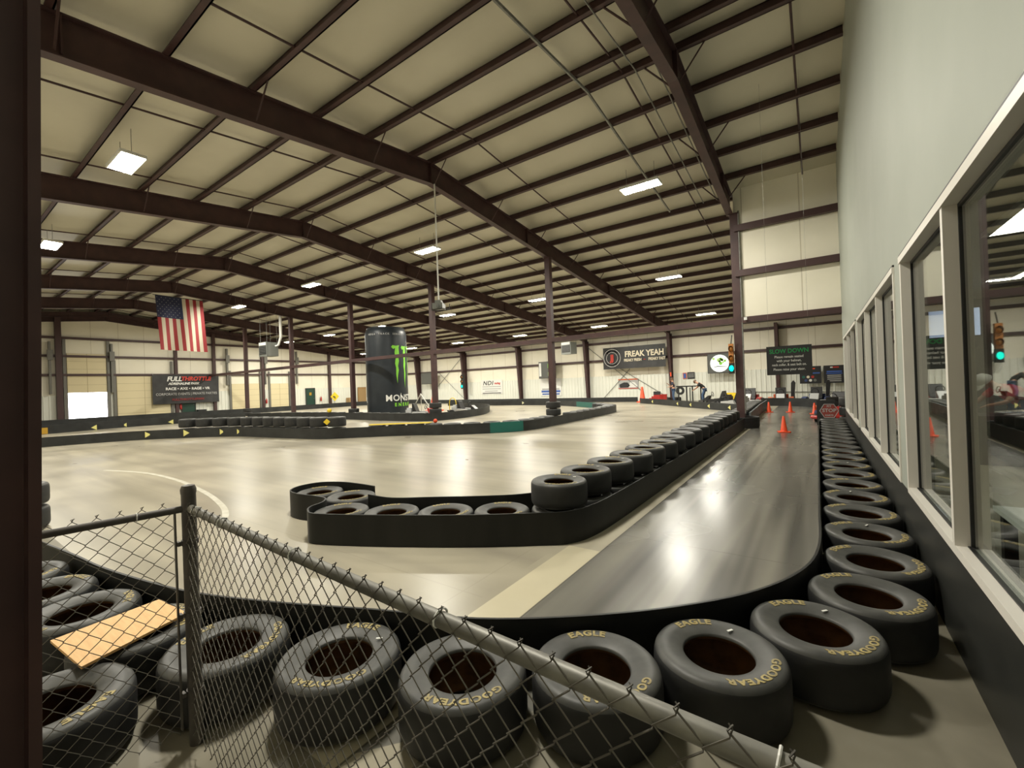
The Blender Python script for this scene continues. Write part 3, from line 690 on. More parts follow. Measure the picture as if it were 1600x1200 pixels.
# ------------------------------------------------------------------ cones
def cone(name, label, loc, h, group, stripes=False):
    t = thing(name, label, 'traffic cone', loc, .2, group); w = h*.34
    MB().prism([(-w,-w*.8),(-w*.8,-w),(w*.8,-w),(w,-w*.8),(w,w*.8),(w*.8,w),(-w*.8,w),(-w,w*.8)],0,h*.05).build('base', M['cone'], t)
    MB().lathe([(h*.21,h*.05),(h*.19,h*.09),(h*.065,h*.97),(h*.05,h),(h*.03,h)],20).build('body', M['cone'], t, 40)
    if stripes:
        for z in (.28,.55): MB().lathe([(h*(.185-.14*z)+.008,h*z),(h*(.185-.14*(z+.14))+.010,h*(z+.14))],20).build('collar', M['cone_white'], t, 40)
    return t
cone('traffic_cone','largest orange traffic cone standing alone in the pit lane',(-.86,14.7,0),.46,'orange cones of the pit lane')
for i,(x,y) in enumerate(((-1.85,22.4),(-1.05,22.5),(-.17,21.6))):
    cone('traffic_cone',f'small orange cone in the row across the lane, {("by the divider barrier","in the middle","beside the stop sign kart")[i]}',(x,y,0),.46,'orange cones of the pit lane')
cone('delineator_cone','tall slim orange cone with cream collars at the corner of the pit barrier',(-10.8,32.1,0),1.15,None,True)
t = thing('tire_sign','small yellow diamond sign on the last stack of the middle barrier','sign',(-13.98,8.55,.50)); MB().prism([(0,0),(.11,.11),(0,.22),(-.11,.11)],-.012,.0,0,'xz').build('plate',M['yellow'],t); t.rotation_euler = (0,0,.9)
tag(MB().lathe([(0,0),(.10,.02),(.14,.12),(.10,.22),(0,.25)],14).build('marker_ball',M['yellow'],None,60,(-24.2,15.0,.40)),'small yellow ball marker on the barrier left of the drink can','marker')
t = thing('traffic_cone','orange cone and red ball shaped marker on the middle barrier by the yellow board','marker',(-11.2,11.02,.40)); MB().lathe([(0,0),(.05,.01),(.075,.05),(.068,.10),(.04,.14),(0,.15)],16).build('body',M['cone'],t,60)
t['label'] = 'round red marker on the middle barrier beside the yellow board'; t.name = 'barrier_marker'

# ------------------------------------------------------------------ giant can
can = thing('inflatable_can','giant black inflatable drink can with green claw marks beside the third column','inflatable can',(-21.9,17.55,0))
R_ = 1.24
MB().lathe([(R_*.93,0),(R_*.98,.08),(R_,.25),(R_,4.95),(R_*.99,5.12),(R_*.94,5.32),(R_*.90,5.36),(R_*.91,5.42),(R_*.87,5.45),(R_*.84,5.40),(0,5.36)],64).build('body',M['can'],can,35)
fa = math.atan2(-17.55,21.9)                       # bearing of the can's face towards the camera
def on_can(me, ang, z, name, grow=.006):
    for v in me.vertices:
        w = ang + v.co.x/R_; r = R_+grow+(.004 if v.co.z > 0 else 0); v.co = (r*math.cos(w), r*math.sin(w), z+v.co.y)
    return link(name, me, can)
def poly_on_can(poly, ang, z, name, mt):
    me = bpy.data.meshes.new(name); bm = bmesh.new(); f = bm.faces.new([bm.verts.new((x,y,0)) for x,y in poly]); bmesh.ops.triangulate(bm, faces=[f])
    for _ in range(2): bmesh.ops.subdivide_edges(bm, edges=[e for e in bm.edges if e.calc_length() > .12], cuts=1); bmesh.ops.triangulate(bm, faces=bm.faces)
    bm.to_mesh(me); bm.free(); me.materials.append(mt); return on_can(me, ang, z, name, .009)
S1 = [(-.30,.05),(-.22,.15),(.02,.12),(.22,.16),(.17,.02),(.20,-.35),(.13,-.55),(.17,-.8),(.10,-1.1),(.14,-1.35),(.06,-1.75),(.03,-2.15),(-.04,-1.6),(-.03,-1.2),(-.09,-.95),(-.04,-.6),(-.10,-.3),(-.06,-.02),(-.18,-.08)]
poly_on_can(S1, fa+rad(27), 4.15, 'claw_mark', M['claw']); poly_on_can([(x*.85+.0,y*1.12) for x,y in S1], fa+rad(55), 4.12, 'claw_mark', M['claw']); poly_on_can(S1, fa+rad(82), 4.15, 'claw_mark', M['claw'])
on_can(text_mesh('MONSTER',.52,M['white_ink'],.012,space=1.1), fa+rad(52), 1.12, 'lettering')
on_can(text_mesh('ENERGY',.27,M['claw'],.012,space=1.7), fa+rad(52), .72, 'lettering')
on_can(text_mesh('R',.50,M['white_ink'],.012), fa-rad(80), 1.05, 'lettering')
on_can(text_mesh('MEGA  TRACK  SERIES',.15,M['grey_ink'],.004,space=1.5), fa-rad(3), 4.98, 'lettering')
ci = MB().tube([(0,.17*1.0,0),(0,-.17,0)],.02,6); me = bpy.data.meshes.new('letter_bar'); 
me.from_pydata([(-.015,-.30,0),(.015,-.30,0),(.015,.30,0),(-.015,.30,0)],[],[(0,1,2,3)]); me.materials.append(M['white_ink']); on_can(me, fa+rad(38), 1.12, 'letter_bar', .01)

# ------------------------------------------------------------------ flag
flag = thing('flag','large red white and blue striped flag hanging vertically from the roof beam','flag',(FX[4]-.16,9.5,0))
fw, fh, n = 2.3, 3.05, 26
def fp(u, v, off=0):      # u across, v down, with folds and a slight lean
    y = -fw/2 + fw*u + .16*v*(1 if u > .5 else 1); return (off+.05*math.sin(u*11+v*2)*(.3+v), y, 7.42-.05*u-fh*v)
def patch(u0,u1,v0,v1,mt,name,off=0):
    b = MB(); nu = max(2,int((u1-u0)*40)); nv = 14
    for s in (0,.008):
        o = len(b.v)
        for j in range(nv+1):
            for i in range(nu+1): b.v.append(fp(u0+(u1-u0)*i/nu, v0+(v1-v0)*j/nv, off+s))
        for j in range(nv):
            for i in range(nu):
                q = o+j*(nu+1)+i; b.f.append((q,q+1,q+nu+2,q+nu+1)); b.m.append(0)
    return b.build(name, mt, flag, 60)
for s in range(13):
    u0,u1 = s/13,(s+1)/13; patch(u0,u1,0 if s > 6 else .40,1,M['flag_red'] if s % 2 == 0 else M['flag_white'],'stripe')
patch(0,7/13,0,.40,M['flag_blue'],'canton')
sb = MB()
for r in range(9):
    for c in range(6 if r % 2 == 0 else 5):
        u = (.03 + .095*c/1.0*.92 + (0 if r % 2 == 0 else .044)); v = .03+.0425*r
        p = Vector(fp(u,v,.02)); q = []
        for k in range(10):
            w = PI/2+k*PI/5; rr = .030 if k % 2 == 0 else .012; q.append((p.x, p.y+rr*math.cos(w), p.z+rr*math.sin(w)))
        sb.add(q, [tuple(range(10))])
sb.build('stars', M['grey_ink'], flag)
MB().tube([(0,-1.25,7.44),(0,1.3,7.39)],.02,8).build('hanging_rod', M['dark_metal'], flag)

# ------------------------------------------------------------------ hung devices
t = thing('pendant_device','small dark ceiling device on a long white pole hung from the ridge','projector',(FX[1]+.15,9.15,0))
MB().tube([(0,0,7.6),(0,0,4.22)],.022,8).build('pole', M['white_metal'], t)
MB().obox((0,0,4.02),(.30,.34,.16),(0,0,.5)).obox((0,0,4.15),(.18,.2,.08),(0,0,.5)).build('body', M['grey_metal'], t)
MB().tube([(-.2,-.1,3.93),(.22,-.1,3.93),(.22,.22,3.93),(-.2,.22,3.93)],.014,6,closed=True).tube([(-.2,-.1,3.93),(-.2,-.1,4.1)],.012,6).tube([(.22,.22,3.93),(.22,.22,4.1)],.012,6).build('cage', M['dark_metal'], t)
MB().lathe([(.05,0),(.05,.04),(.04,.06)],12,(.12,-.2,4.0),axis='y').build('lens', M['screen_off'], t)
def heater(loc, rz, label, flue):
    t = thing('unit_heater', label, 'heater', loc, rz)
    MB().box(-.45,.45,-.40,.40,0,.95).box(-.48,.48,-.43,-.40,-.02,.97).build('housing', M['grey_metal'], t)
    MB().box(-.40,.40,-.455,-.44,.14,.70).build('outlet', M['dark_metal'], t)
    g = MB()
    for i in range(5): g.obox((0,-.462,.2+.11*i),(.80,.03,.008),(.5,0,0))
    g.build('louvre', M['grey_metal'], t); MB().box(-.42,.42,-.46,-.45,.74,.93).build('front_panel', M['white_metal'], t)
    for x,y in ((-.4,-.35),(.4,-.35),(-.4,.35),(.4,.35)): MB().tube([(x,y,.95),(x,y,flue)],.008,5).build('hanger', M['galv'], t)
    return t
h = heater((-31.0,14.85,4.25),rad(4),'grey unit heater with white flue hung beside the fifth column',2.9)
MB().tube([(.45,.2,.7),(.62,.30,.75),(.80,.40,1.3),(.80,.40,3.1)],[.06,.07,.09,.10],10).build('flue_pipe', M['white_metal'], h)
heater((-16.3,31.2,3.95),rad(-10),'grey unit heater hung near the banner wall left of the black banner',1.3)

# ------------------------------------------------------------------ signs and banners
s = sheet('banner',4.7,2.4,M['black_cloth'],'black vinyl banner with white and red lettering hung on the gable wall','banner',(XE+.42,14.05,1.15),PI/2,.012,.035)
for x in (-2.3,2.3): MB().tube([(x,0,2.4),(x,.1,2.55),(x,.3,2.5)],.008,5).build('hanging_cord',M['white_ink'],s)
text(s,'FULL',-.92,2.02,.52,M['white_ink'],-.07,bold=.02,shear=.25,xs=.9); text(s,'THROTTLE',.62,2.04,.46,M['red_ink'],-.07,bold=.02,shear=.25,xs=.95)
text(s,'ADRENALINE PARK',-.25,1.64,.26,M['white_ink'],-.07,bold=.01,shear=.25,xs=.95); text(s,'RACE \u2022 AXE \u2022 RAGE \u2022 VR',.05,1.22,.29,M['white_ink'],-.07,bold=.01)
text(s,'CORPORATE EVENTS | PRIVATE PARTIES',0,.78,.28,M['grey_ink'],-.07,bold=.004,xs=.86); text(s,'FULLTHROTTLEPARK',.05,.32,.24,M['darkred_ink'],-.07,bold=.006,xs=1.0)
s = sheet('banner',4.98,1.73,M['black_cloth'],'black vinyl banner with round red emblem and cream lettering on the long wall','banner',(-11.8,33.25,2.62),0,.012,.03)
text(s,'FREAK YEAH',.87,1.10,.62,M['cream_ink'],-.06,bold=.02,xs=.87); text(s,'FREAKY FRESH',-.03,.63,.30,M['cream_ink'],-.06,bold=.008,xs=.72); text(s,'FREAKY FAST',1.85,.63,.30,M['cream_ink'],-.06,bold=.008,xs=.72)
MB().tube([(.84,-.055,.63),(.98,-.055,.63)],.03,6).build('dash',M['red_ink'],s)
for r,w in ((.70,.018),(.47,.014)):
    MB().tube([(-1.72+r*math.cos(q*PI/24),-.06,.88+r*math.sin(q*PI/24)) for q in range(48)],w,5,closed=True).build('emblem_ring',M['white_ink'],s)
text(s,'JJ',-1.72,.88,.66,M['red_ink'],-.065,bold=.035,xs=.8)
for x in (-2.45,2.45): MB().tube([(x,0,1.71),(x*1.03,.02,1.78),(x*1.04,.5,1.86)],.008,5).build('hanging_cord',M['white_ink'],s)
def arc_text(par, st, r, mid, size, mt, cx, cz, y, inv=1):
    me = text_mesh(st,size,mt,.004,space=1.15)
    for v in me.vertices:
        a_ = mid - inv*v.co.x/r; q = r+inv*v.co.y; v.co = (cx+q*math.cos(a_), y, cz+q*math.sin(a_))
    link('lettering', me, par)
arc_text(s,"JIMMY JOHN'S",.585,PI/2,.15,M['white_ink'],-1.72,.88,-.07); arc_text(s,'SANDWICHES',.585,-PI/2,.12,M['white_ink'],-1.72,.88,-.07,-1)
# slow down sign hung over the lane
s = sheet('hanging_sign',.80,.60,M['black_ink'],'black sign asking karts to go slow, hung over the pit lane','sign',(-.505,11.0,1.66),0,.02)
text(s,'SLOW DOWN',0,.495,.125,M['green_ink'],bold=.003,xs=.88)
for i,q in enumerate(('Please remain seated','with your helmet,','neck collar, & seat belt on.','Please raise your visor.')): text(s,q,0,(.375,.29,.205,.105)[i],.074,M['white_ink'],bold=.0008,xs=(.84,.84,.78,.84)[i])
f = MB(); f.box(-.41,.41,-.008,.026,-.01,.0).box(-.41,.41,-.008,.026,.60,.61).box(-.41,-.40,-.008,.026,0,.6).box(.40,.41,-.008,.026,0,.6); f.build('edge_frame',M['dark_metal'],s)
for x in (-.36,.36): MB().tube([(x,.01,.6),(x,.01,6.38)],.0016,4).build('hanging_wire',M['galv'],s)
# posters on the long wall
yp = YF-.075
s = sheet('wall_sign',2.72,1.42,M['white'],'white wall sign with large italic letters between the second last columns','sign',(-26.65,yp,.82))
text(s,'NDI',-.45,1.08,.58,M['black_ink'],-.006,bold=.01,shear=.25,xs=1.15,space=1.15); text(s,'racing',.72,1.06,.30,M['red_ink'],-.006,bold=.012,shear=.2)
for i,z in enumerate((.74,.52,.30,.10)):
    MB().box(-1.15+.3*(i==2),1.15-.4*(i==2),-.012,-.002,z-.035,z+.035).build('text_line',M['grey_ink'] if i != 3 else M['black_ink'],s)
s = sheet('wall_sign',2.18,1.58,M['white'],'white and blue wall sign behind the second middle column','sign',(-19.85,yp,.52))
MB().lathe([(0,-.012),(.26,-.012),(.26,-.002),(0,-.002)],20,(.28,0,1.22),axis='y').build('emblem',M['blue_ink'],s)
for z,w,h_ in ((.62,.9,.07),(.42,.98,.09),(.18,.9,.06)): MB().box(-w,w,-.012,-.002,z-h_,z+h_).build('text_line',M['blue_ink'] if z != .62 else M['grey_ink'],s)
s = sheet('poster',1.68,.80,M['grey_ink'],'wide racing poster with a red edge below the black banner','poster',(-12.6,yp,1.0))
MB().box(-.84,.84,-.012,-.002,.70,.80).build('red_band',M['kart_orange'],s); MB().prism([(-.7,.08),(-.75,.35),(-.35,.52),(-.05,.5),(.15,.25),(.0,.1)],-.012,-.002,0,'xz').build('car_picture',M['black_ink'],s); MB().prism([(-.05,.1),(.2,.55),(.55,.5),(.75,.25),(.7,.08)],-.012,-.002,0,'xz').build('car_picture',M['white_ink'],s); MB().box(-.84,.84,-.012,-.002,0,.05).build('red_band',M['red_ink'],s)
s = sheet('poster',.28,.46,M['kart_orange'],'small red and white poster behind the two people','poster',(-8.2,yp,1.62)); MB().box(-.09,.09,-.012,-.002,.05,.40).build('picture',M['blue_ink'],s)
s = sheet('poster',.52,.50,M['black_ink'],'small dark notice beside the red poster','poster',(-7.75,yp,1.61))
for z in (.14,.25,.36): MB().box(-.2,.2,-.012,-.002,z-.02,z+.02).build('text_picture',M['grey_ink'],s)
s = sheet('poster',1.14,1.10,M['black_ink'],'black rules poster with coloured kart pictures, half hidden by the hanging sign','poster',(-.42,33.6,1.03))
cols = ['teal','cream_ink','kart_red','kart_black','kart_blue','white_ink','grey_metal']
for i,cn in enumerate(cols): MB().lathe([(0,-.012),(.085,-.012),(.085,-.002),(0,-.002)],14,(-.36+.24*(i % 4)+(.12 if i > 3 else 0),0,.42 if i < 4 else .20),axis='y').build('picture',M[cn],s)
MB().box(-.05,.5,-.012,-.002,.62,.70).build('text_line',M['blue_ink'],s); MB().box(.1,.25,-.012,-.002,.9,.98).build('text_line',M['cone'],s)
s = sheet('poster',1.02,1.10,M['black_ink'],'black rules poster with a red heading beside the window wall','poster',(.79,33.6,1.03))
MB().box(-.05,.26,-.012,-.002,.94,1.02).build('text_line',M['red_ink'],s); MB().box(-.18,-.05,-.012,-.002,.94,1.02).build('text_line',M['white_ink'],s); MB().box(-.36,.4,-.012,-.002,.66,.76).build('text_line',M['blue_ink'],s); MB().box(-.38,.42,-.012,-.002,.56,.62).build('text_line',M['blue_ink'],s)
for z in (.47,.36,.24,.13): MB().box(-.34,.36,-.012,-.002,z-.03,z+.03).build('text_picture',M['grey_ink'],s)
# televisions
def tv(loc, w, h, rz, label, on):
    t = thing('television', label, 'television', loc, rz)
    MB().box(-w/2,w/2,0,.09,0,h).box(-.2,.2,.09,.2,h*.3,h*.7).build('casing', M['tv'], t); MB().box(-w/2+.05,w/2-.05,-.008,0,.05,h-.05).build('screen', M['screen_on' if on else 'screen_off'], t)
    MB().box(-.05,.05,.2,.62,h*.45,h*.55).build('wall_mount', M['dark_metal'], t); return t
t = tv((-5.68,33.3,1.93),1.5,1.4,0,'square lit television with a bright picture on the long wall right of the banner',False)
MB().lathe([(0,-.012),(.60,-.012),(.60,-.008),(0,-.008)],32,(.04,0,.69),axis='y').build('bright_picture',M['screen_on'],t)
random.seed(3)
for k in range(9): MB().lathe([(0,-.018),(random.uniform(.07,.15),-.018),(.06,-.013),(0,-.013)],9,(random.uniform(-.36,.4),0,random.uniform(.66,1.08)),axis='y').build('foliage_picture',M['claw' if k % 2 else 'foliage'],t)
MB().prism([(-.45,.42),(-.1,.52),(.55,.45),(.5,.40),(-.1,.44),(-.5,.40)],-.018,-.013,0,'xz').build('branch_picture',M['grey_metal'],t)
t = tv((-19.7,33.3,2.12),2.05,1.5,rad(-14),'television with a bright edge half hidden by the second middle column',False)
MB().box(.14,.26,-.014,-.009,.9,1.3).build('bright_picture', M['claw'], t); MB().box(.16,.27,-.014,-.009,.2,.55).build('bright_picture', M['foliage'], t); MB().box(-.97,-.7,-.014,-.009,.2,1.4).build('bright_picture', M['white_ink'], t)
tv((-34.65,33.3,2.08),2.3,1.26,0,'dark grey television behind the third middle column',False)
# traffic lights
def traffic(loc, k, label, hm='orange'):
    t = thing('traffic_light', label, 'traffic light', loc)
    MB().box(-.13*k,.13*k,0,.2*k,0,.42*k).build('lower_housing', M['dark_metal'], t); MB().box(-.12*k,.12*k,0,.2*k,.42*k,1.2*k).build('housing', M[hm], t)
    MB().tube([(.0,.1*k,1.2*k),(.05,.1*k,1.55*k)],.02,6).build('cable', M['dark_metal'], t)
    MB().lathe([(0,-.03*k),(.09*k,-.025*k),(.126*k,0),(0,0)],20,(0,0,.21*k),axis='y').build('lens', M['green_lit'], t, 40)
    for z in (.62,1.0): MB().lathe([(0,-.03*k),(.07*k,-.02*k),(.10*k,0),(0,0)],16,(0,0,z*k),axis='y').build('lens', M['amber'], t, 40)
    for z in (.62,1.0,.21): MB().lathe([(.125*k,0),(.125*k,-.08*k),(.12*k,-.08*k),(.12*k,0)],16,(0,0,z*k),axis='y').build('hood', M[hm if z > .3 else 'dark_metal'], t, 40)
    return t
traffic((FX[0]-.07,15.45,1.75),.8,'orange traffic light lit green on the pit lane column').scale = (.72,.8,1)
traffic((FX[4]+.2,33.2,1.45),1.2,'traffic light lit green on the fifth banner wall column','dark_metal')
# small wall items
tag(MB().box(-.045,.045,-.06,0,0,.09).build('wall_box',M['white'],None,None,(FX[0]+.36,YC-.205,3.44)),'small white sensor box under the end of the tie beam','box')
tag(MB().box(-.04,.04,-.02,.02,0,.3).build('extinguisher_sign',M['cone'],None,None,(FX[1]+.16,33.2,1.85)),'small orange sign on the column behind the person','sign')

# ------------------------------------------------------------------ gable wall doors
def rollup(y0,y1,z1,label,num,lit=None,lite_rows=9,cols_=2):
    t = struct(link('door_%d' % num, None, None, (XE+.06,(y0+y1)/2,0)), label, 'door'); w = y1-y0; n = max(3,round(z1/.55)); ph = z1/n
    for i in range(n):
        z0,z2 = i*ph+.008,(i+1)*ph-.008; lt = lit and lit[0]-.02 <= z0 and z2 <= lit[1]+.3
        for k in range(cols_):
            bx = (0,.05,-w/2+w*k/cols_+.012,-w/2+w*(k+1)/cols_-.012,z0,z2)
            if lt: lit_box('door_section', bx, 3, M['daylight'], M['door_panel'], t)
            else: MB().box(*bx).build('door_section', M['door_panel'], t)
    MB().box(-.02,.04,-w/2,w/2,.01,z1).build('backing', M['door_seam'], t)
    for s in (-1,1): MB().box(0,.12,s*(w/2+.12)-.08,s*(w/2+.12)+.08,0,min(z1+1.2,6.1)).build('track', M['galv_track'], t)
    return t
rollup(3.6,5.4,2.62,'beige roll-up door at the fence end of the gable wall',1)
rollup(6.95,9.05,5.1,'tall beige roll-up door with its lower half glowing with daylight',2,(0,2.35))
rollup(9.62,12.95,3.45,'wide beige roll-up door behind the gable wall banner',3)
rollup(17.55,19.95,2.7,'beige roll-up door between the fifth and sixth middle columns',4)
rollup(21.0,22.75,2.66,'narrow beige roll-up door right of the fifth middle column',5)
for n,(y,lab) in enumerate(((25.05,'dark green door with a small yellow notice in the gable wall'),(14.2,'dark green door half hidden under the gable wall banner'))):
    d = struct(link('door_%d' % (6+n), None, None, (XE+.05,y,0)), lab, 'door'); MB().box(0,.05,-.45,.45,0,2.05).build('leaf', M['green_door'], d); MB().box(0,.07,-.52,-.45,0,2.1).box(0,.07,.45,.52,0,2.1).box(0,.07,-.52,.52,2.05,2.12).build('frame', M['dark_metal'], d); MB().lathe([(.03,0),(.03,.07)],8,(.05,.36,1.0),axis='x').build('handle', M['galv'], d)
    if n == 0: MB().box(.05,.056,-.12,.12,1.35,1.65).build('notice', M['yellow_dull'], d)
for i,y in enumerate((9.35,6.1,20.5,17.2,23.6)):
    struct(MB().box(XE+.05,XE+.3,y-.06,y+.06,2.6 if i > 1 else 2.2,5.9).box(XE+.3,XE+.42,y-.14,y+.14,4.6,5.3).build('hoist_bracket',M['galv_track']),f'grey door spring and bracket on the gable wall, {ORD[i]}','bracket','door brackets')
t = thing('warning_sign','yellow diamond turn sign on a post before the green door','sign',(XE+1.4,27.0,0))
MB().tube([(0,0,0),(0,0,1.5)],.03,8).build('post',M['galv'],t); MB().prism([(0,.62),(.5,1.12),(0,1.62),(-.5,1.12)],.03,.05,0,'yz').build('plate',M['yellow'],t)
MB().prism([(-.04,.88),(.06,.88),(.06,1.14),(-.08,1.14),(-.08,1.24),(-.24,1.10),(-.08,.98),(-.08,1.06),(-.04,1.06)],.05,.056,0,'yz').build('arrow',M['black_ink'],t)
t = thing('board_stack','tall brown boards leaning on the gable wall left of the drink can','boards',(XE+.25,31.25,0)); MB().box(0,.06,-.55,.55,0,2.05).build('board',M['board'],t); MB().box(.06,.12,-.5,.5,0,1.9).build('board',M['cardboard'],t)
tag(MB().box(-.3,.3,-.4,.4,0,.9).build('crate',M['cardboard'],None,None,(XE+.5,29.6,0)),'small brown crate beside the leaning boards','crate')
tag(MB().box(-.25,.25,-.3,.3,0,.55).build('bin',M['kart_black'],None,None,(XE+.6,14.95,0)),'low black bin beside the green door under the banner','bin')
tag(MB().box(-.1,.1,-.55,.55,0,.42).build('low_ramp',M['cardboard'],None,None,(XE+1.1,8.0,0)),'low rusty brown box at the foot of the glowing door','box')
for i,(y,z) in enumerate(((13.62,.9),(20.55,1.0),(26.2,.95))): fe = thing('fire_extinguisher',f'red fire extinguisher on the gable wall, {ORD[i]} from the fence side','extinguisher',(XE+.16,y,z-.25),0,'fire extinguishers'); MB().lathe([(.07,0),(.08,.02),(.08,.36),(.03,.42),(.03,.5)],12).build('cylinder_body',M['kart_red'],fe,40); MB().box(-.1,-.08,-.05,.05,.1,.3).build('wall_mount',M['dark_metal'],fe)

# ------------------------------------------------------------------ karts
def wheel(par, x, y, r=.14, w=.12):
    o = MB().lathe([(r*.5,-w/2),(r*.92,-w/2),(r,-w*.32),(r,w*.32),(r*.92,w/2),(r*.5,w/2)],18,(0,0,0),axis='y',closed=True).build('wheel',M['tread'],par,40,(x,y,r))
    MB().lathe([(0,-w*.36),(r*.5,-w*.36),(r*.5,w*.36),(0,w*.36)],14,axis='y').build('rim',M['grey_metal'],o,40); return o
def kart(loc, rz, label, c1, c2, frame='dark_metal', group='parked karts'):
    t = thing('go_kart', label, 'go-kart', loc, rz, group)
    for x,y in ((-.62,-.52),(-.62,.52),(.58,-.50),(.58,.50)): wheel(t,x,y)
    MB().tube([(-.75,-.38,.12),(.8,-.33,.12),(.8,.33,.12),(-.75,.38,.12)],.03,8,closed=True).tube([(-.62,-.5,.14),(-.62,.5,.14)],.025,8).tube([(.58,-.48,.14),(.58,.48,.14)],.02,8).box(-.5,.75,-.3,.3,.07,.09).build('chassis',M[frame],t,40)
    MB().tube([(.62,-.62,.16),(.95,-.45,.18),(1.0,0,.18),(.95,.45,.18),(.62,.62,.16)],.065,10).build('front_bumper',M[c1],t,40)
    for s in (-1,1): MB().prism([(-.42,.10),(.40,.10),(.36,.30),(-.30,.34)],s*.47-.1,s*.47+.1,0,'xz').build('side_pod',M[c2],t)
    MB().prism([(.55,.12),(.95,.14),(.88,.24),(.50,.52),(.42,.50)],-.18,.18,0,'xz').build('nose_cone',M[c1],t)
    MB().prism([(-.34,.12),(.12,.12),(.14,.24),(-.16,.26),(-.36,.78),(-.44,.80),(-.46,.5)],-.24,.24,0,'xz').build('seat',M['kart_black'],t)
    MB().tube([(.30+.03*math.sin(q*PI/8),.15*math.cos(q*PI/8),.60+.14*math.sin(q*PI/8)) for q in range(16)],.018,6,closed=True).tube([(.31,0,.60),(.58,0,.28)],.016,6).build('steering_wheel',M['kart_black'],t,40)
    MB().box(-.80,-.48,-.34,.34,.16,.46).box(-.78,-.56,-.2,.2,.46,.56).build('engine_cover',M[c2],t)
    MB().tube([(-.74,-.58,.2),(-.96,-.5,.22),(-.98,.5,.22),(-.74,.58,.2)],.05,8).build('rear_bumper',M['kart_black'],t,40)
    return t
k = kart((.42,18.7,0),rad(-92),'red and blue kart behind the stop sign at the end of the tire row','kart_red','kart_blue')
s = thing('stop_sign','red stop sign with a pale border at the end of the window tire row','sign',(.24,16.9,.16)); oc = [(-.25,.30),(-.13,.52),(.13,.52),(.25,.30),(.13,.08),(-.13,.08)]
MB().prism(oc,-.008,.008,0,'xz').build('plate',M['sign_red'],s); bd = MB().tube([(x*.95,-.012,.30+(z-.30)*.95) for x,z in oc],.012,5,closed=True); bd.build('border',M['grey_ink'],s)
link('lettering',text_mesh('STOP',.15,M['grey_ink'],.004),s,(0,-.014,.31),(PI/2,0,0)); link('lettering',text_mesh('PIT',.09,M['grey_ink'],.002),s,(0,-.014,.44),(PI/2,0,0)); link('lettering',text_mesh('KARTS',.07,M['grey_ink'],.002),s,(0,-.014,.16),(PI/2,0,0))
tag(MB().box(-.30,.18,.02,.06,.0,.80).build('backing_board',M['kart_black'],None,None,(.22,16.9,0)),'black board standing behind the stop sign','board')
for j in range(3): tire(.80,16.95,j*.302,j,f'black tire piled beside the stop sign kart at the window wall end, {("bottom","middle","top")[j]} one','tires beside the stop sign',False)
kart((-3.4,29.3,0),rad(-94),'red and pale kart parked behind the far lane barrier, end next to the wall post','kart_pale','kart_red').scale = (1.1,1.1,1.15)
kart((-1.8,29.1,0),rad(-88),'pale and orange kart in the middle behind the far lane barrier','kart_pale','kart_orange').scale = (1.1,1.1,1.15)
kart((-.15,29.0,0),rad(-96),'blue and pale kart at the corner of the far lane barrier','kart_pale','kart_blue').scale = (1.1,1.1,1.15)
kart((.6,24.2,0),rad(250),'dark blue and orange kart just beyond the stop sign','kart_orange','kart_blue')
kart((1.45,29.0,0),rad(-85),'black and blue kart farthest along the wall beyond the stop sign','kart_blue','kart_black')
for i,(x,y) in enumerate(((-1.29,30.9),(.40,30.9))):
    t = thing('tall_seat_back',('dark tall kart seat standing up behind the orange kart','dark tall kart seat standing up before the second rules poster')[i],'seat',(x,y,0)); MB().prism([(-.1,0),(.12,0),(.1,.55),(.16,1.15),(.05,1.3),(-.06,1.15)],-.2,.2,0,'xz').build('shell',M['kart_black'],t)
kart((-18.7,17.3,0),rad(25),'stripped kart with pale frame tubes beside the drink can','kart_red','kart_pale','white_metal')
kart((-17.6,19.9,0),rad(10),'black kart with a yellow roll hoop behind the third middle column','kart_black','kart_pale')
t = thing('frame_stand','white tubular triangle frame standing over the stripped kart','frame',(-20.25,18.75,0)); MB().tube([(-.9,-.1,.1),(0,0,1.3),(.9,.1,.2)],.035,8).build('front_tubes',M['white_metal'],t); MB().tube([(-.5,.5,.1),(0,0,1.3),(.4,.6,.1)],.03,8).build('rear_tubes',M['white_metal'],t)
t = thing('roll_hoop','thin yellow hoop above the black kart behind the third column','hoop',(-19.4,20.7,0)); MB().tube([(.32*math.cos(q*PI/10)*.9,0,.62+.34*math.sin(q*PI/10)) for q in range(11)],.025,8).tube([(-.29,0,.62),(-.29,0,0)],.025,8).tube([(.29,0,.62),(.29,0,0)],.025,8).build('tube',M['yellow'],t,40)
cone('delineator_cone','tall orange barrel cone behind the third middle column',(-22.4,22.0,0),1.5,None,True)
kart((-9.55,31.75,0),rad(100),'black kart under repair in front of the person in navy','kart_black','kart_red')
kart((-5.2,29.6,0),rad(170),'black kart parked low right of the bending person','kart_black','kart_black')
kart((-4.0,26.9,0),rad(165),'black and pale blue kart parked behind the pit barrier beside the lane divider','kart_black','kart_pale')
tag(MB().box(-.5,.4,-.3,.3,0,.5).prism([(-.4,.5),(.3,.5),(.2,.62),(-.3,.62)],-.2,.2,0,'xz').build('cart_cover',M['yellow'],None,None,(-4.6,31.0,0)),'low yellow cover standing near the right end of the pit','cover')
t = thing('work_rack','dark steel work rack with a tire hung on its left end behind the people','rack',(-7.5,32.4,0))
for x in (-.75,-.2,.2,.75): MB().box(x-.04,x+.04,-.04,.04,0,1.05).build('leg',M['dark_metal'],t)
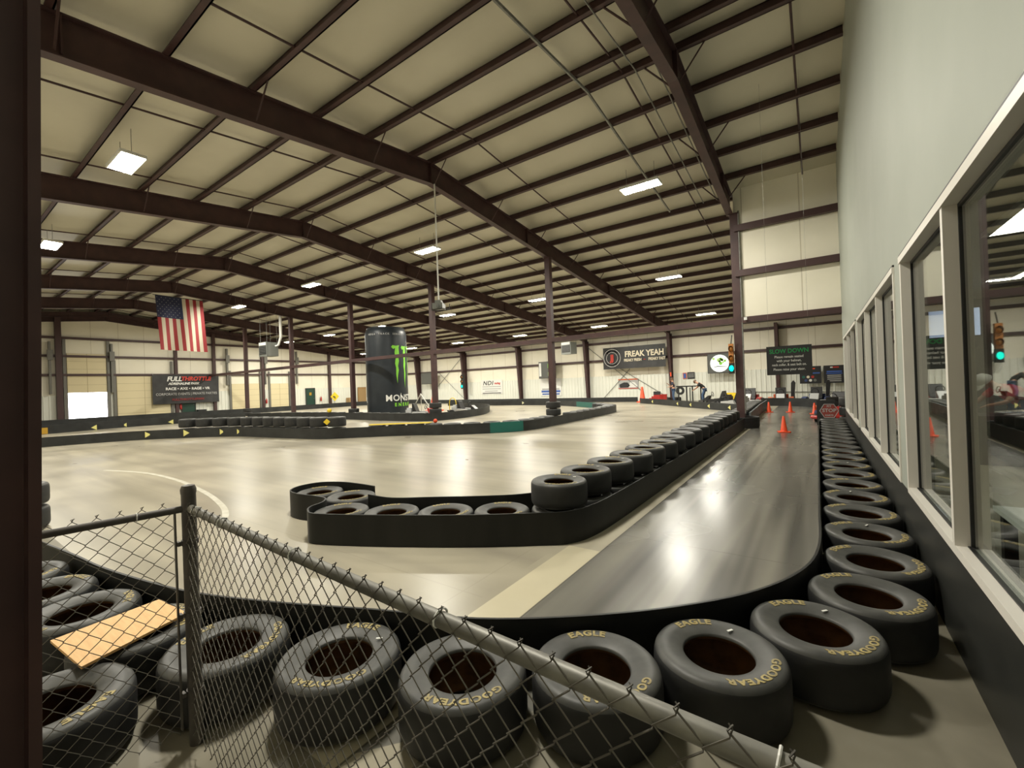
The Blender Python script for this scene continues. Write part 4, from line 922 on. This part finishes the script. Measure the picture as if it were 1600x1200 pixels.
MB().box(-.85,.85,-.25,.25,1.05,1.13).build('top',M['dark_metal'],t); MB().lathe([(.14,-.08),(.28,-.08),(.30,0),(.28,.08),(.14,.08)],20,(-.55,-.36,.80),axis='y',closed=True).build('hung_wheel',M['tread'],t,40)
MB().lathe([(.05,0),(.05,1.0)],8,(.1,-.3,0)).build('jack_tube',M['grey_metal'],t)
tag(MB().lathe([(.20,0),(.24,.6),(.25,.62),(.22,.62)],16).build('red_bucket',M['kart_red'],None,40,(-8.75,30.4,0)),'red bucket standing in front of the person in navy','bucket')

# ------------------------------------------------------------------ people
def skin_mesh(chains, name, mt, sub=1):
    me = bpy.data.meshes.new(name); V=[];E=[];Rr=[]; key={}
    for ch in chains:
        prev=None
        for p,r in ch:
            kk = tuple(round(q,4) for q in p)
            if kk not in key: key[kk]=len(V); V.append(p); Rr.append(r)
            i = key[kk]
            if prev is not None and prev != i: E.append((prev,i))
            prev = i
    me.from_pydata(V,E,[]); o = bpy.data.objects.new(name,me); COL.objects.link(o)
    m = o.modifiers.new('s','SKIN'); m.use_smooth_shade = True
    for i,sv in enumerate(me.skin_vertices[0].data): sv.radius=(Rr[i],Rr[i]); sv.use_root = (i==0)
    s = o.modifiers.new('d','SUBSURF'); s.levels = sub; s.render_levels = sub
    dg = bpy.context.evaluated_depsgraph_get(); nm = bpy.data.meshes.new_from_object(o.evaluated_get(dg)); bpy.data.objects.remove(o); nm.materials.clear(); nm.materials.append(mt); return nm
def person(loc, rz, label, J, shirt, trousers, cap=None):
    """J: joints in the person's own frame, facing +x"""
    t = thing('person', label, 'person', loc, rz)
    pel,chest,neck,head = (Vector(J[k]) for k in ('pelvis','chest','neck','head'))
    body=[[(tuple(pel),.115),(tuple(pel.lerp(chest,.5)),.12),(tuple(chest),.135),(tuple(neck),.055),(tuple(head),.092),(tuple(head+(head-neck).normalized()*.10),.07)]]
    shirtc=[[(tuple(pel),.135),(tuple(pel.lerp(chest,.5)),.14),(tuple(chest),.155),(tuple(chest.lerp(neck,.75)),.08)]]; trou=[]
    for s in ('l','r'):
        sh,el,ha = (Vector(J[k+s]) for k in ('sh','el','ha')); hp,kn,an,to = (Vector(J[k+s]) for k in ('hp','kn','an','to'))
        body.append([(tuple(chest),.135),(tuple(sh),.06),(tuple(el),.042),(tuple(ha),.030)])
        d=(ha-el).normalized(); side=d.cross(Vector((0,0,1))); side = side.normalized() if side.length>.1 else Vector((0,1,0)); palm=ha+d*.06
        body.append([(tuple(ha),.030),(tuple(palm),.036)])
        for i in range(4):
            b0=palm+side*(.027-.018*i)+d*.025; L=(.065,.075,.07,.055)[i]; dn=d.cross(side)
            body.append([(tuple(palm),.036),(tuple(b0),.010),(tuple(b0+d*L*.5+dn*.006),.009),(tuple(b0+d*L*.85+dn*.022),.008)])
        th=palm-d*.035+side*.035; body.append([(tuple(palm),.036),(tuple(th),.011),(tuple(th+d*.04+side*.018),.009)])
        body.append([(tuple(pel),.115),(tuple(hp),.085),(tuple(kn),.058),(tuple(an),.042),(tuple(to),.035)])
        shirtc.append([(tuple(chest),.155),(tuple(sh),.078),(tuple(sh.lerp(el,.75)),.062)])
        trou.append([(tuple(pel),.125),(tuple(hp),.105),(tuple(kn),.078),(tuple(an),.062)])
        MB().obox(tuple((an+to)*.5-Vector((0,0,.012))),(.28,.10,.09),(0,0,math.atan2(to.y-an.y,to.x-an.x))).build('shoe',M['shoe'],t)
    link('body',skin_mesh(body,'body',M['skin']),t); link('shirt',skin_mesh(shirtc,'shirt',M[shirt]),t); link('trousers',skin_mesh(trou,'trousers',M[trousers]),t)
    up=(head-neck).normalized(); fw=Vector((1,0,0))-up*up.x; fw.normalize(); lf=up.cross(fw); hc=head+up*.035
    F=MB(); F.obox(tuple(head+fw*.105+up*.01),(.03,.03,.045)); F.build('nose',M['skin'],t)
    e=MB()
    for s in (-1,1): e.lathe([(0,-.012),(.012,0),(0,.012)],8,tuple(head+fw*.092+lf*s*.035+up*.035))
    e.build('eyes',M['shoe'],t); MB().obox(tuple(head+fw*.09-up*.045),(.02,.05,.012)).build('mouth',M['kart_red'],t)
    er=MB()
    for s in (-1,1): er.lathe([(0,-.03),(.02,0),(0,.03)],8,tuple(head+lf*s*.10))
    er.build('ears',M['skin'],t)
    q=Vector((0,0,1)).rotation_difference(up).to_matrix(); h=MB(); h.lathe([(.118,-.01),(.122,.03),(.105,.09),(.06,.125),(0,.135)],16); h.v=[tuple(hc-fw*.015+q@Vector(v)) for v in h.v]
    h.build('cap' if cap else 'hair',M[cap or 'hair'],t,60)
    if cap:
        v=MB().lathe([(0,0),(.10,0),(.10,.012),(0,.012)],14); v.v=[tuple(hc+fw*.12+q@Vector(w)) for w in v.v]; v.build('cap_visor',M[cap],t,40)
    return t
stand=dict(pelvis=(0,0,.93),chest=(.03,0,1.28),neck=(.05,0,1.47),head=(.08,0,1.58),shl=(.03,.19,1.39),shr=(.03,-.19,1.39),ell=(.10,.26,1.12),elr=(.16,-.24,1.14),hal=(.32,.20,1.10),har=(.34,-.08,1.30),
  hpl=(0,.1,.88),hpr=(0,-.1,.88),knl=(.04,.11,.48),knr=(.02,-.12,.48),anl=(-.02,.12,.09),anr=(-.03,-.13,.09),tol=(.14,.13,.05),tor=(.13,-.14,.05))
person((-8.3,31.25,0),rad(200),'person in navy top and jeans standing by the red bucket in the pit',stand,'shirt_navy','jeans')
bend=dict(stand); bend.update(pelvis=(-.12,0,.92),chest=(.16,0,1.20),neck=(.32,0,1.33),head=(.42,0,1.38),shl=(.20,.19,1.27),shr=(.20,-.19,1.27),ell=(.36,.22,1.02),elr=(.36,-.2,1.02),hal=(.56,.12,.88),har=(.56,-.1,.88),hpl=(-.10,.1,.87),hpr=(-.10,-.1,.87))
person((-6.2,30.4,0),rad(185),'person in black top and blue jeans bending forward over the pit',bend,'shirt_black','jeans')
lean=dict(stand); lean.update(pelvis=(-.12,0,.90),chest=(.10,0,1.14),neck=(.26,0,1.25),head=(.36,0,1.31),shl=(.12,.2,1.18),shr=(.12,-.2,1.18),ell=(.28,.28,.95),elr=(.3,-.26,.95),hal=(.42,.2,.90),har=(.42,-.16,.90),hpl=(-.10,.1,.86),hpr=(-.10,-.1,.86))
p_ = person((3.05,12.3,0),rad(200),'person in red shirt and white cap leaning over the dark counter behind the glass',lean,'shirt_red','jeans','white'); p_.scale = (1.2,1.2,1.04)
t = thing('counter','dark counter in front of the person in red behind the glass','counter',(2.65,10.9,0)); MB().box(-.75,1.2,-.35,.35,0,.78).build('body',M['counter'],t); MB().box(-.8,1.25,-.4,.4,.78,.83).build('top',M['kart_black'],t)
b = MB(); n = 12
for i in range(n+1):
    for j in range(5): b.v.append((.0+.6*i/n,-.2+.1*j,.02+.06*abs(math.sin(i*1.3+j*.8))))
for i in range(n):
    for j in range(4): b.f.append((i*5+j,i*5+j+1,i*5+j+6,i*5+j+5)); b.m.append(0)
tag(b.build('cloth',M['sheet'],None,60,(2.75,10.8,.83)),'crumpled grey cloth on the dark counter behind the glass','cloth')
t = thing('table','pale topped table standing just inside the nearest window','table',(1.45,3.6,0)); MB().box(-.55,.7,-.6,.5,.72,.75).build('table_top',M['white'],t)
for x,y in ((-.5,.42),(.62,.42),(-.5,-.52),(.62,-.52)): MB().box(x-.03,x+.03,y-.03,y+.03,0,.72).build('leg',M['dark_metal'],t)
t = thing('television','bluish lit television behind the middle of the near window','television',(2.35,13.2,2.33)); MB().box(-.5,.5,.01,.09,-.02,.62).build('casing',M['tv'],t); MB().box(-.47,.47,0,.012,.01,.59).build('screen',M['screen_blue'],t); MB().box(-.03,.03,.09,1.75,.28,.34).build('wall_mount',M['dark_metal'],t)

# ------------------------------------------------------------------ world, camera, view
w = bpy.data.worlds.new('hall'); SC.world = w; w.use_nodes = True; w.node_tree.nodes['Background'].inputs[0].default_value = (.05,.05,.05,1); w.node_tree.nodes['Background'].inputs[1].default_value = 1
yaw,pit,rol = rad(35.268),rad(.1277),rad(-2.147)
f0=Vector((-math.sin(yaw),math.cos(yaw),0)); r0=Vector((math.cos(yaw),math.sin(yaw),0)); u0=Vector((0,0,1))
f=f0*math.cos(pit)+u0*math.sin(pit); u=u0*math.cos(pit)-f0*math.sin(pit); r=r0*math.cos(rol)+u*math.sin(rol); u=u*math.cos(rol)-r0*math.sin(rol)
cam=bpy.data.cameras.new('camera'); cam.sensor_width=36; cam.lens=36*677.2/1600; cam.clip_start=.05; cam.clip_end=200
co=bpy.data.objects.new('camera',cam); COL.objects.link(co)
co.matrix_world=Matrix(((r.x,u.x,-f.x,0),(r.y,u.y,-f.y,0),(r.z,u.z,-f.z,1.65),(0,0,0,1))); SC.camera=co
SC.view_settings.view_transform='Standard'; SC.view_settings.look='None'; SC.view_settings.gamma=1; SC.view_settings.use_curve_mapping=False
SC.view_settings.exposure=0.0
SC.cycles.caustics_reflective=False; SC.cycles.caustics_refractive=False; SC.cycles.max_bounces=8; SC.cycles.diffuse_bounces=4; SC.cycles.glossy_bounces=4; SC.cycles.transparent_max_bounces=12; SC.cycles.sample_clamp_indirect=4
